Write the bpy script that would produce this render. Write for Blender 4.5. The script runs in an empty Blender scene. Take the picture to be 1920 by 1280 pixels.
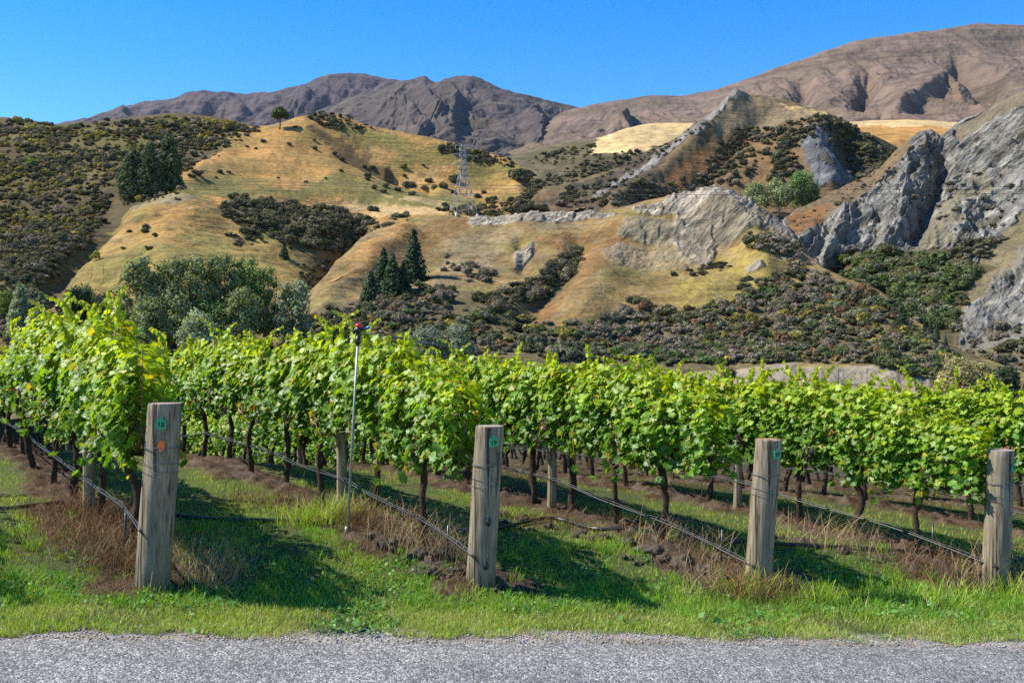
import bpy, math, random
import numpy as np
from mathutils import Vector, Matrix

random.seed(7)
RNG = np.random.default_rng(11)
F = 1867.0                       # focal length in pixels of the 1920 wide photograph (35 mm lens)
SC = bpy.context.scene
COL = SC.collection

# ------------------------------------------------------------------ noise
_perm = np.random.default_rng(3).permutation(256)
_perm = np.concatenate([_perm, _perm, _perm])
_g = np.random.default_rng(4).uniform(0, 2 * np.pi, 256)
_gx, _gy = np.cos(_g), np.sin(_g)

def pn(x, y, s=0):
    x = np.asarray(x, float); y = np.asarray(y, float)
    xi = np.floor(x).astype(int); yi = np.floor(y).astype(int)
    xf = x - xi; yf = y - yi
    u = xf * xf * xf * (xf * (xf * 6 - 15) + 10); v = yf * yf * yf * (yf * (yf * 6 - 15) + 10)
    def g(ix, iy, fx, fy):
        h = _perm[(_perm[(ix + s * 37) & 255] + iy) & 255]
        return _gx[h] * fx + _gy[h] * fy
    a = g(xi, yi, xf, yf); b = g(xi + 1, yi, xf - 1, yf)
    c = g(xi, yi + 1, xf, yf - 1); d = g(xi + 1, yi + 1, xf - 1, yf - 1)
    return (a + u * (b - a) + v * ((c + u * (d - c)) - (a + u * (b - a)))) * 1.5

def fbm(x, y, s=0, o=4, gain=.5):
    t = 0; a = 1.; f = 1.
    for i in range(o):
        t = t + a * pn(x * f, y * f, s + i); a *= gain; f *= 2.03
    return t

def ridged(x, y, s=0, o=4, gain=.5):
    t = 0; a = 1.; f = 1.
    for i in range(o):
        t = t + a * (1 - np.abs(pn(x * f, y * f, s + i)) * 1.6); a *= gain; f *= 2.03
    return t

def sstep(a, b, x):
    t = np.clip((x - a) / (b - a), 0, 1); return t * t * (3 - 2 * t)

def pchip(xk, yk, x):
    """monotone cubic; yk may have trailing dims"""
    xk = np.asarray(xk, float); yk = np.asarray(yk, float); x = np.asarray(x, float)
    if len(xk) == 2:
        t = ((x - xk[0]) / (xk[1] - xk[0])); t = t.reshape(t.shape + (1,) * (yk.ndim - 1))
        return yk[0] + (yk[1] - yk[0]) * t
    h = np.diff(xk); hh = h.reshape((-1,) + (1,) * (yk.ndim - 1))
    d = np.diff(yk, axis=0) / hh
    m = np.zeros_like(yk)
    w1 = 2 * hh[1:] + hh[:-1]; w2 = hh[1:] + 2 * hh[:-1]
    ok = d[1:] * d[:-1] > 0
    with np.errstate(divide='ignore', invalid='ignore'):
        mm = (w1 + w2) / (w1 / d[:-1] + w2 / d[1:])
    m[1:-1] = np.where(ok, mm, 0); m[0] = d[0]; m[-1] = d[-1]
    i = np.clip(np.searchsorted(xk, x) - 1, 0, len(xk) - 2)
    t = (x - xk[i]) / h[i]; sh = t.shape + (1,) * (yk.ndim - 1)
    t = t.reshape(sh); H = h[i].reshape(sh)
    return ((2*t**3 - 3*t**2 + 1) * yk[i] + (t**3 - 2*t**2 + t) * H * m[i]
            + (-2*t**3 + 3*t**2) * yk[i+1] + (t**3 - t**2) * H * m[i+1])

# ------------------------------------------------------------------ mesh helpers
def mesh(name, V, faces, col=None, smooth=False, mats=None, extra=None):
    """faces: list of int arrays (n,k).  col: (n,3) point colours"""
    V = np.asarray(V, np.float32)
    me = bpy.data.meshes.new(name)
    faces = [np.asarray(f, np.int32) for f in faces if len(f)]
    nl = sum(f.size for f in faces); nf = sum(len(f) for f in faces)
    me.vertices.add(len(V)); me.vertices.foreach_set('co', V.ravel())
    me.loops.add(nl); me.polygons.add(nf)
    me.loops.foreach_set('vertex_index', np.concatenate([f.ravel() for f in faces]))
    tot = np.concatenate([np.full(len(f), f.shape[1], np.int32) for f in faces])
    st = np.concatenate([[0], np.cumsum(tot)[:-1]]).astype(np.int32)
    me.polygons.foreach_set('loop_start', st)
    try: me.polygons.foreach_set('loop_total', tot)
    except Exception: pass
    if smooth: me.polygons.foreach_set('use_smooth', np.ones(nf, bool))
    if col is not None:
        c = np.ones((len(V), 4), np.float32); c[:, :3] = col
        a = me.color_attributes.new('Col', 'FLOAT_COLOR', 'POINT'); a.data.foreach_set('color', c.ravel())
    for k, v in (extra or {}).items():
        a = me.attributes.new(k, 'FLOAT', 'POINT'); a.data.foreach_set('value', np.asarray(v, np.float32).ravel())
    if mats:
        for m in (mats if isinstance(mats, (list, tuple)) else [mats]): me.materials.append(m)
    me.update(calc_edges=True); me.validate()
    return me

def link(name, data, parent=None, loc=None):
    o = bpy.data.objects.new(name, data); COL.objects.link(o)
    if parent is not None: o.parent = parent
    if loc is not None: o.location = loc
    return o

def tag(o, label, cat, group=None, kind=None):
    o['label'] = label; o['category'] = cat
    if group: o['group'] = group
    if kind: o['kind'] = kind
    return o

def empty(name, loc, rz=0):
    o = bpy.data.objects.new(name, None); COL.objects.link(o)
    o.location = loc; o.rotation_euler = (0, 0, rz); o.empty_display_size = .1
    return o

class MB:
    """collects tubes, boxes and loose faces into one mesh"""
    def __init__(s): s.v = []; s.q = []; s.t = []; s.c = []; s.n = 0
    def add(s, V, q=None, t=None, c=(1, 1, 1)):
        V = np.asarray(V, float)
        if q is not None and len(q): s.q.append(np.asarray(q) + s.n)
        if t is not None and len(t): s.t.append(np.asarray(t) + s.n)
        s.v.append(V); s.n += len(V)
        cc = np.asarray(c, float)
        s.c.append(np.broadcast_to(cc, (len(V), 3)))
    def tube(s, pts, rad, k=8, c=(1, 1, 1), cap=True):
        pts = np.asarray(pts, float); n = len(pts); rad = np.broadcast_to(np.asarray(rad, float), (n,))
        tg = np.gradient(pts, axis=0); tg /= np.linalg.norm(tg, axis=1)[:, None] + 1e-9
        ref = np.array([0, 0, 1.]) if abs(tg[0, 2]) < .9 else np.array([1., 0, 0])
        a = np.cross(tg, ref); a /= np.linalg.norm(a, axis=1)[:, None] + 1e-9
        b = np.cross(tg, a)
        th = np.linspace(0, 2 * np.pi, k, endpoint=False)
        V = pts[:, None] + rad[:, None, None] * (np.cos(th)[None, :, None] * a[:, None] + np.sin(th)[None, :, None] * b[:, None])
        V = V.reshape(-1, 3)
        i = np.arange(n - 1)[:, None] * k; j = np.arange(k)[None]; j2 = (j + 1) % k
        q = np.stack([i + j, i + j2, i + k + j2, i + k + j], -1).reshape(-1, 4)
        t = []
        if cap:
            V = np.vstack([V, pts[0], pts[-1]]); e = n * k
            jj = np.arange(k)
            t = np.vstack([np.stack([np.full(k, e), (jj + 1) % k, jj], -1),
                           np.stack([np.full(k, e + 1), (n - 1) * k + jj, (n - 1) * k + (jj + 1) % k], -1)])
        s.add(V, q, t, c)
    def bar(s, a, b, r, k=4, c=(1, 1, 1)): s.tube([a, b], r, k, c)
    def box(s, lo, hi, c=(1, 1, 1)):
        x0, y0, z0 = lo; x1, y1, z1 = hi
        V = [(x0,y0,z0),(x1,y0,z0),(x1,y1,z0),(x0,y1,z0),(x0,y0,z1),(x1,y0,z1),(x1,y1,z1),(x0,y1,z1)]
        s.add(V, [(0,3,2,1),(4,5,6,7),(0,1,5,4),(1,2,6,5),(2,3,7,6),(3,0,4,7)], None, c)
    def mesh(s, name, mat, smooth=False):
        fs = []
        if s.q: fs.append(np.vstack(s.q))
        if s.t: fs.append(np.vstack(s.t))
        return mesh(name, np.vstack(s.v), fs, np.vstack(s.c), smooth, mat)
    def build(s, name, mat, parent=None, smooth=False):
        return link(name, s.mesh(name, mat, smooth), parent)

# ------------------------------------------------------------------ materials
def newmat(name):
    m = bpy.data.materials.new(name); m.use_nodes = True
    nt = m.node_tree; nt.nodes.clear()
    out = nt.nodes.new('ShaderNodeOutputMaterial')
    return m, nt, out

def N(nt, typ, **kw):
    n = nt.nodes.new(typ)
    for k, v in kw.items():
        if k.startswith('i_'):
            key = k[2:]; key = int(key) if key.isdigit() else key.replace('_', ' ')
            n.inputs[key].default_value = v
        else: setattr(n, k, v)
    return n

def mixc(nt, fac, a, b, mode='MIX'):
    n = nt.nodes.new('ShaderNodeMix'); n.data_type = 'RGBA'; n.blend_type = mode; n.clamp_factor = True
    for sock, val in ((n.inputs[0], fac), (n.inputs[6], a), (n.inputs[7], b)):
        if hasattr(val, 'links') or hasattr(val, 'is_linked'): nt.links.new(val, sock)
        else: sock.default_value = val if not isinstance(val, tuple) else (*val, 1)[:4]
    return n.outputs[2]

def ramp(nt, fac, stops):
    r = nt.nodes.new('ShaderNodeValToRGB'); e = r.color_ramp.elements
    while len(e) < len(stops): e.new(.5)
    for el, (p, c) in zip(e, stops):
        el.position = p; el.color = (c, c, c, 1) if not isinstance(c, tuple) else (*c, 1)
    nt.links.new(fac, r.inputs[0]); return r.outputs[0]

def noise_node(nt, vec, scale, detail=4, rough=.55):
    n = N(nt, 'ShaderNodeTexNoise'); n.inputs['Scale'].default_value = scale
    n.inputs['Detail'].default_value = detail; n.inputs['Roughness'].default_value = rough
    nt.links.new(vec, n.inputs['Vector']); return n.outputs['Fac']

def mapping(nt, scale=(1, 1, 1), rot=(0, 0, 0), tex=False):
    tc = N(nt, 'ShaderNodeTexCoord'); mp = N(nt, 'ShaderNodeMapping')
    if tex: mp.vector_type = 'TEXTURE'; scale = [1 / q for q in scale]
    mp.inputs['Scale'].default_value = scale; mp.inputs['Rotation'].default_value = rot
    nt.links.new(tc.outputs['Object'], mp.inputs['Vector']); return mp.outputs['Vector']

def simple_mat(name, color, rough=.6, metal=0, vary=.25, scale=20, bump=0, spec=.5, vcol=False):
    m, nt, out = newmat(name)
    p = N(nt, 'ShaderNodeBsdfPrincipled'); p.inputs['Roughness'].default_value = rough
    p.inputs['Metallic'].default_value = metal; p.inputs['Specular IOR Level'].default_value = spec
    v = mapping(nt); n = noise_node(nt, v, scale, 5, .6)
    r = ramp(nt, n, [(.25, 1 - vary), (.75, 1 + vary)])
    base = (*color, 1)
    if vcol:
        a = N(nt, 'ShaderNodeAttribute', attribute_name='Col')
        base = mixc(nt, 1., a.outputs['Color'], (*color, 1), 'MULTIPLY')
    nt.links.new(mixc(nt, 1., base, r, 'MULTIPLY'), p.inputs['Base Color'])
    if bump:
        b = N(nt, 'ShaderNodeBump'); b.inputs['Strength'].default_value = bump; b.inputs['Distance'].default_value = .02
        nt.links.new(n, b.inputs['Height']); nt.links.new(b.outputs[0], p.inputs['Normal'])
    nt.links.new(p.outputs[0], out.inputs[0]); return m

def foliage_mat(name, trans=.35, rough=.5, spec=.3, tint=(1, 1, 1), ttint=(1.3, 1.25, .45), noise=0):
    m, nt, out = newmat(name)
    a = N(nt, 'ShaderNodeAttribute', attribute_name='Col')
    c = mixc(nt, 1., a.outputs['Color'], tint, 'MULTIPLY')
    if noise:
        n = noise_node(nt, mapping(nt), noise, 3)
        c = mixc(nt, 1., c, ramp(nt, n, [(.3, .75), (.7, 1.25)]), 'MULTIPLY')
    p = N(nt, 'ShaderNodeBsdfPrincipled'); p.inputs['Roughness'].default_value = rough
    p.inputs['Specular IOR Level'].default_value = spec
    nt.links.new(c, p.inputs['Base Color'])
    if trans > 0:
        t = N(nt, 'ShaderNodeBsdfTranslucent'); nt.links.new(mixc(nt, 1., c, ttint, 'MULTIPLY'), t.inputs['Color'])
        mx = N(nt, 'ShaderNodeMixShader'); mx.inputs[0].default_value = trans
        nt.links.new(p.outputs[0], mx.inputs[1]); nt.links.new(t.outputs[0], mx.inputs[2])
        nt.links.new(mx.outputs[0], out.inputs[0])
    else: nt.links.new(p.outputs[0], out.inputs[0])
    return m

def terrain_mat(name, fine, mid, bump, bdist, rockscale=None, track=.5, speck=(.10, .075, .035)):
    """vertex colour x two scales of noise, bump; 'rock' attribute adds strata"""
    m, nt, out = newmat(name)
    a = N(nt, 'ShaderNodeAttribute', attribute_name='Col')
    rk = N(nt, 'ShaderNodeAttribute', attribute_name='rock')
    v = mapping(nt)
    n1 = noise_node(nt, v, fine, 6, .65); n2 = noise_node(nt, v, mid, 4, .55)
    c = mixc(nt, 1., a.outputs['Color'], ramp(nt, n1, [(.28, .55), (.5, 1.), (.74, 1.4)]), 'MULTIPLY')
    c = mixc(nt, 1., c, ramp(nt, n2, [(.3, (.8, .82, .8)), (.7, (1.18, 1.12, 1.06))]), 'MULTIPLY')
    h = n1
    # stock tracks along the contour and tussock specks
    vt = mapping(nt, scale=(.05, .05, 1)); tr = noise_node(nt, vt, track, 4, .6)
    sp_ = noise_node(nt, v, fine * 3.1, 4, .7)
    c = mixc(nt, 1., c, ramp(nt, tr, [(.36, .74), (.46, 1.), (.6, 1.), (.7, 1.16)]), 'MULTIPLY')
    c = mixc(nt, ramp(nt, sp_, [(.60, 0.), (.70, .6)]), c, speck)
    ha = N(nt, 'ShaderNodeMath', operation='ADD'); nt.links.new(n1, ha.inputs[0]); nt.links.new(tr, ha.inputs[1]); h = ha.outputs[0]
    if rockscale:
        vs = mapping(nt, scale=(rockscale * .22, rockscale * .5, rockscale), rot=(0, math.radians(-42), 0), tex=True)
        s1 = noise_node(nt, vs, 1., 6, .6)
        rc = mixc(nt, 1., a.outputs['Color'], ramp(nt, s1, [(.28, .22), (.42, .72), (.55, 1.1), (.70, 1.6)]), 'MULTIPLY')
        vp = mapping(nt, scale=(rockscale * .5, rockscale * 1.2, rockscale * 2.2), rot=(0, math.radians(-42), 0), tex=True)
        wn = N(nt, 'ShaderNodeTexNoise'); wn.inputs['Scale'].default_value = .8; wn.inputs['Detail'].default_value = 3; nt.links.new(vp, wn.inputs['Vector'])
        wa = N(nt, 'ShaderNodeVectorMath', operation='MULTIPLY_ADD'); wa.inputs[1].default_value = (.9, .9, .9); nt.links.new(wn.outputs['Color'], wa.inputs[0]); nt.links.new(vp, wa.inputs[2])
        vc = N(nt, 'ShaderNodeTexVoronoi'); vc.inputs['Scale'].default_value = 1.; nt.links.new(wa.outputs[0], vc.inputs['Vector'])
        ve = N(nt, 'ShaderNodeTexVoronoi'); ve.feature = 'DISTANCE_TO_EDGE'; ve.inputs['Scale'].default_value = 1.; nt.links.new(wa.outputs[0], ve.inputs['Vector'])
        sc_ = N(nt, 'ShaderNodeSeparateColor'); nt.links.new(vc.outputs['Color'], sc_.inputs[0])
        rc = mixc(nt, 1., rc, ramp(nt, sc_.outputs[0], [(0, .72), (1, 1.28)]), 'MULTIPLY')
        rc = mixc(nt, ramp(nt, ve.outputs['Distance'], [(.0, .5), (.045, 0.)]), rc, (.035, .034, .034))
        s2 = noise_node(nt, v, mid * 2.2, 5, .6)
        rc = mixc(nt, ramp(nt, s2, [(.52, 0.), (.66, .75)]), rc, (.10, .085, .05))
        c = mixc(nt, rk.outputs['Fac'], c, rc)
        hm = N(nt, 'ShaderNodeMix'); nt.links.new(rk.outputs['Fac'], hm.inputs[0])
        nt.links.new(h, hm.inputs[2])
        hs = N(nt, 'ShaderNodeMath', operation='MULTIPLY'); hs.inputs[1].default_value = 4.5
        pa = N(nt, 'ShaderNodeMath', operation='MULTIPLY_ADD'); pa.inputs[1].default_value = .35; nt.links.new(sc_.outputs[1], pa.inputs[0]); nt.links.new(s1, pa.inputs[2])
        nt.links.new(pa.outputs[0], hs.inputs[0]); nt.links.new(hs.outputs[0], hm.inputs[3]); h = hm.outputs[0]
    p = N(nt, 'ShaderNodeBsdfPrincipled'); p.inputs['Roughness'].default_value = .9
    p.inputs['Specular IOR Level'].default_value = .1
    nt.links.new(c, p.inputs['Base Color'])
    b = N(nt, 'ShaderNodeBump'); b.inputs['Strength'].default_value = bump; b.inputs['Distance'].default_value = bdist
    nt.links.new(h, b.inputs['Height']); nt.links.new(b.outputs[0], p.inputs['Normal'])
    nt.links.new(p.outputs[0], out.inputs[0]); return m

# ------------------------------------------------------------------ camera, sky, sun
def P3(px, py, d): return np.array([(px - 960) / F * d, d, (640 - py) / F * d])

cam = bpy.data.cameras.new('camera'); cam.sensor_width = 36; cam.lens = 36 * F / 1920
cam.clip_start = .1; cam.clip_end = 40000
co = link('camera', cam); co.rotation_euler = (math.radians(90), 0, 0)
SC.camera = co
SUN_EL = math.radians(48)
SUN_DIR = Vector((-math.cos(SUN_EL) * math.cos(math.radians(-4)), -math.cos(SUN_EL) * math.sin(math.radians(-4)), math.sin(SUN_EL)))
sun = bpy.data.lights.new('sun', 'SUN'); sun.energy = 5.0; sun.angle = math.radians(.5); sun.color = (1, .94, .84)
so = link('sun', sun); so.rotation_euler = (-SUN_DIR).to_track_quat('-Z', 'Y').to_euler(); so.location = SUN_DIR * 100
w = bpy.data.worlds.new('World'); SC.world = w; w.use_nodes = True
nt = w.node_tree; nt.nodes.clear()
sky = N(nt, 'ShaderNodeTexSky'); sky.sky_type = 'NISHITA'; sky.sun_disc = False
sky.sun_elevation = SUN_EL; sky.sun_rotation = math.atan2(SUN_DIR.x, SUN_DIR.y)
sky.air_density = 1.0; sky.dust_density = .05; sky.ozone_density = 2.0; sky.altitude = 900
hs = N(nt, 'ShaderNodeHueSaturation'); hs.inputs['Saturation'].default_value = 1.5; hs.inputs['Hue'].default_value = .507
bg = N(nt, 'ShaderNodeBackground'); bg.inputs['Strength'].default_value = .142
wo = N(nt, 'ShaderNodeOutputWorld')
nt.links.new(sky.outputs[0], hs.inputs['Color']); nt.links.new(hs.outputs[0], bg.inputs['Color']); nt.links.new(bg.outputs[0], wo.inputs[0])
SC.view_settings.view_transform = 'Standard'; SC.view_settings.look = 'None'
SC.view_settings.exposure = .75; SC.view_settings.gamma = 1
SC.cycles.max_bounces = 6; SC.cycles.transparent_max_bounces = 4; SC.cycles.volume_bounces = 0
SC.cycles.use_adaptive_sampling = True; SC.cycles.adaptive_threshold = .012
SC.cycles.use_denoising = False
SC.cycles.sample_clamp_indirect = 4
# ------------------------------------------------------------------ hills and mountains
def inpoly(poly, px, py):
    poly = np.asarray(poly, float); r = np.zeros(px.shape, bool)
    x1, y1 = poly[-1]
    for x2, y2 in poly:
        c = ((y1 > py) != (y2 > py))
        with np.errstate(divide='ignore', invalid='ignore'):
            xx = (x2 - x1) * (py - y1) / (y2 - y1 + 1e-12) + x1
        r ^= c & (px < xx); x1, y1 = x2, y2
    return r

def linedist(line, px, py):
    """distance to a polyline, signed (+ on its right side going down), and position along it 0..1"""
    line = np.asarray(line, float); best = np.full(px.shape, 1e9); sg = np.zeros(px.shape); al = np.zeros(px.shape)
    L = np.r_[0, np.cumsum(np.hypot(*np.diff(line, axis=0).T))]
    for i in range(len(line) - 1):
        a, b = line[i], line[i + 1]; ab = b - a; l2 = ab @ ab
        t = np.clip(((px - a[0]) * ab[0] + (py - a[1]) * ab[1]) / l2, 0, 1)
        dx = px - a[0] - t * ab[0]; dy = py - a[1] - t * ab[1]; d = np.hypot(dx, dy)
        s = np.sign(-(ab[0] * dy - ab[1] * dx))
        k = d < best; best = np.where(k, d, best); sg = np.where(k, s, sg); al = np.where(k, (L[i] + t * (L[i+1]-L[i])) / L[-1], al)
    return best * sg, al

def soften(a, it):
    for _ in range(it):
        p = np.pad(a, 1, mode='edge'); a = (p[:-2, 1:-1] + p[2:, 1:-1] + p[1:-1, :-2] + p[1:-1, 2:] + p[1:-1, 1:-1] * 2) / 6
    return a
class Layer: pass
def loft(rows, nu, nv, back, umin=None):
    """grid through control polylines (px,py,depth), bottom to top, closed behind by rows that fall away"""
    R = []
    for r in rows:
        r = np.asarray(r, float); x = np.linspace(r[0, 0], r[-1, 0], nu)
        py = pchip(r[:, 0], r[:, 1], x); d = pchip(r[:, 0], r[:, 2], x)
        R.append(np.stack([(x - 960) / F * d, d, (640 - py) / F * d], -1))
    for dd, dz in back:
        q = R[len(rows) - 1].copy(); q[:, 1] += dd; q[:, 0] *= (q[:, 1] / (q[:, 1] - dd)); q[:, 2] += dz; R.append(q)
    R = np.array(R)
    sx = np.stack([960 + F * R[..., 0] / R[..., 1], 640 - F * R[..., 2] / R[..., 1]], -1)
    k = np.r_[0, np.cumsum(np.maximum(np.linalg.norm(np.diff(sx, axis=0), axis=-1).mean(1), 8))]
    n = len(rows); top = k[n - 1]
    v = np.r_[np.linspace(0, top, nv), np.linspace(top, k[-1], 3 + 3 * len(back))[1:]] if back else np.linspace(0, top, nv)
    G = pchip(k, R, v)
    vn = np.clip(v / top, 0, 2)
    return G, vn

def raster(L):
    """front-most vertex per 4 px cell"""
    V = L.V; f = V[:, 1] > 1
    px = 960 + F * V[:, 0] / V[:, 1]; py = 640 - F * V[:, 2] / V[:, 1]
    W, H = 500, 330
    i = np.floor(px / 4).astype(int) + 10; j = np.floor(py / 4).astype(int) + 5
    ok = f & (i >= 0) & (i < W) & (j >= 0) & (j < H)
    idx = np.where(ok)[0]; order = idx[np.argsort(-V[idx, 1])]
    ras = np.full((H, W), -1); ras[j[order], i[order]] = order
    for _ in range(3):
        for ax, sh in ((0, 1), (0, -1), (1, 1), (1, -1)):
            r2 = np.roll(ras, sh, ax); ras = np.where(ras < 0, r2, ras)
    L.ras = ras
def at(L, px, py):
    i = int(px // 4) + 10; j = int(py // 4) + 5
    if not (0 <= i < 500 and 0 <= j < 330): return None
    k = L.ras[j, i]
    return None if k < 0 else L.V[k].copy()

def make_layer(name, rows, nu, nv, back, disp, paint, mat, label, cat='hill'):
    G, vn = loft(rows, nu, nv, back)
    px = 960 + F * G[..., 0] / G[..., 1]; py = 640 - F * G[..., 2] / G[..., 1]
    vv = np.broadcast_to(vn[:, None], px.shape)
    J = (fbm(G[..., 0] / 23, G[..., 2] / 16 + G[..., 1] / 40, 5), fbm(G[..., 0] / 23 + 40, G[..., 2] / 16 + G[..., 1] / 40, 9))
    col, rock = paint(px, py, G, vv, J)
    rock0 = rock; rock = soften(rock, 4)
    G = G + disp(px, py, G, vv, rock)
    nr, nc = px.shape
    i = np.arange(nr - 1)[:, None] * nc; j = np.arange(nc - 1)[None]
    q = np.stack([i + j, i + j + 1, i + nc + j + 1, i + nc + j], -1).reshape(-1, 4)
    L = Layer(); L.V = G.reshape(-1, 3); L.name = name
    me = mesh(name, L.V, [q], col.reshape(-1, 3), True, mat, {'rock': rock.ravel()})
    o = link(name, me); tag(o, label, cat, kind='structure'); L.o = o
    raster(L); return L

def lay(col, m, c):
    m = np.asarray(m, float)[..., None]; return col * (1 - m) + np.asarray(c) * m

GOLD = np.array([.40, .22, .068]); GREEN = np.array([.185, .165, .05]); BROWN = np.array([.15, .095, .045])
RUST = np.array([.17, .08, .03]); SCRUBSOIL = np.array([.088, .073, .036]); GREY = np.array([.30, .30, .30]); PALE = np.array([.31, .265, .20])
STRAW = np.array([.50, .36, .17])
VUP = np.array([0, -.6, .8])

def ledges(s, t, lam, seed):
    """saw-tooth beds along the strata: slow rise, sudden break"""
    w = t / lam + .9 * fbm(s / (lam * 5), t / (lam * 2.5), seed, 3); k = np.floor(w); f = w - k
    a = .5 + .8 * np.abs(pn(k * 1.7, s / (lam * 4), seed + 4))
    return (f - sstep(.86, 1., f)) * a
def blocks(s, t, lam, seed):
    w = s / lam + .6 * fbm(s / (lam * 3), t / (lam * .8), seed, 2); k = np.floor(w); f = w - k
    return (f - sstep(.88, 1., f)) * (.4 + np.abs(pn(k * 2.3, t / lam * 2, seed + 6)))

# --- near hills -------------------------------------------------------------
def m1_paint(px, py, G, vv, J):
    jx = px + 22 * J[0]; jy = py + 14 * J[1]
    col = np.broadcast_to(GOLD, px.shape + (3,)).copy()
    n = fbm(G[..., 0] / 40, G[..., 1] / 60 + G[..., 2] / 25, 21)
    col = lay(col, sstep(-.3, .45, n) * .72, GREEN * 1.15)
    col = lay(col, sstep(.15, .8, -n) * .4, STRAW * .9); n9 = fbm(G[..., 0] / 11, G[..., 1] / 22 + G[..., 2] / 5, 27, 4); col = lay(col, sstep(.12, .6, n9) * .6, np.array([.17, .12, .05])); col = lay(col, sstep(.2, .7, -n9) * .35, GREEN)
    for p, c, a in (
        ([(330,340),(480,352),(650,345),(760,352),(900,372),(900,384),(800,388),(640,370),(430,366),(330,362)], GREEN, .8),
        ([(640,252),(800,265),(980,315),(960,330),(800,300),(690,272)], GREEN * .95, .6),
        ([(500,460),(660,480),(620,510),(560,500)], GREEN * 1.1, .8),
        ([(190,390),(240,395),(215,440),(150,500),(120,530),(90,520),(160,450)], GREEN * .95, .8),
        ([(640,372),(860,385),(860,402),(700,402)], STRAW * 1.05, .7),
        ([(470,255),(560,245),(700,330),(560,350),(380,335),(420,290)], GOLD * 1.05, .4),
        ([(560,240),(600,240),(740,318),(720,330),(640,300)], BROWN * .8, .8),  # dark strip puts the shade of the terrain step into the colour
        ([(230,375),(330,362),(380,372),(330,395),(250,392)], np.array([.25, .22, .17]), .5),
        ([(960,310),(1000,330),(1060,370),(1060,400),(1010,390),(990,350)], BROWN, .8)):
        col = lay(col, inpoly(p, jx, jy) * a, c)
    col = lay(col, inpoly([(-900,-300),(-900,760),(60,560),(140,500),(170,450),(230,385),(330,335),(400,285),(480,235),(480,150)], jx, jy) * .9, SCRUBSOIL * .85)
    col = lay(col, inpoly([(20,250),(330,225),(300,300),(150,330),(60,300)], jx, jy) * .5, GREEN * .8)
    col = lay(col, inpoly([(405,385),(450,368),(560,382),(640,392),(700,410),(690,440),(640,490),(560,470),(420,405)], jx, jy) * .8, SCRUBSOIL)
    col = lay(col, sstep(400, 480, jy) * .35, GREEN * 1.2); col = lay(col, (jy > 560) * .7, SCRUBSOIL * 1.3)
    col = lay(col, inpoly([(-300,638),(130,638),(130,646),(-300,645)], px, py) * 1., (.30, .27, .24))
    return col, np.zeros(px.shape)

def m1_disp(px, py, G, vv, rock):
    tp = 1 - .75 * sstep(.9, 1., vv)
    n = fbm(G[..., 0] / 90, G[..., 1] / 90, 31, 3) * 5 * tp + fbm(G[..., 0] / 22, G[..., 1] / 22, 35, 3) * 1.0 * tp
    n = n + fbm(G[..., 0] / 6, G[..., 1] / 6 + G[..., 2] / 6, 38, 2) * .35
    for line, wd, amp in (([(578,236),(640,268),(735,325),(800,345)], 14, -9), ([(560,228),(618,258),(720,312)], 9, 7),
                          ([(470,245),(410,300),(345,350)], 16, 2),
                          ([(240,372),(205,400),(150,470),(85,540)], 26, -9), ([(385,372),(350,420),(330,480),(320,540)], 60, 3),
                          ([(690,420),(640,480),(600,540)], 28, -10), ([(985,320),(1015,350),(1045,390)], 18, -10)):
        d, al = linedist(line, px, py)
        n = n + amp * np.exp(-(d / wd) ** 2) * sstep(-.05, .2, al + .01) * tp
    return n[..., None] * VUP

M1R = [
 [(-900,780,175),(0,790,172),(640,790,172)],
 [(-900,560,250),(-300,620,250),(0,640,250),(500,644,250),(640,660,262)],
 [(-900,330,330),(-400,400,320),(-150,520,300),(0,560,300),(300,565,302),(500,565,305),(600,560,318),(700,560,350)],
 [(-900,160,420),(-500,180,400),(-250,330,380),(0,480,360),(130,478,360),(200,478,350),(300,466,350),(400,476,352),(480,490,358),(560,500,370),(640,510,380),(800,490,420)],
 [(-900,60,520),(-500,90,500),(-250,280,485),(0,400,460),(150,402,445),(230,384,415),(340,360,422),(420,378,428),(500,400,436),(600,410,450),(700,410,470),(850,400,490),(1000,400,500)],
 [(-900,40,600),(-500,90,590),(-200,300,560),(0,330,540),(200,330,505),(340,350,470),(420,355,485),(600,375,520),(700,385,540),(850,388,560),(1100,394,570)],
 [(-900,80,700),(-500,120,690),(-200,255,650),(0,280,620),(200,280,600),(400,300,570),(500,300,590),(600,300,620),(750,320,640),(900,340,640),(1000,364,622),(1100,390,606)],
 [(-900,150,800),(-500,180,790),(-200,220,760),(0,225,740),(60,230,735),(110,237,730),(170,231,727),(280,222,720),(330,217,715),(380,221,710),(440,232,702),(480,240,692),(520,233,690),(560,222,690),(600,216,700),(640,220,700),(690,237,700),(760,250,695),(830,262,690),(900,283,680),(960,300,670),(990,318,655),(1010,340,640),(1035,366,622),(1100,395,612)]]
MT_HILL = terrain_mat('dry_grass_hill', .35, .03, .8, 1.2)
M1 = make_layer('hill', M1R, 620, 300, [(90, -14), (260, -90)], m1_disp, m1_paint, MT_HILL,
                'golden tussock hill with scrubby flank and a lone pine on its shoulder')

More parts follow.
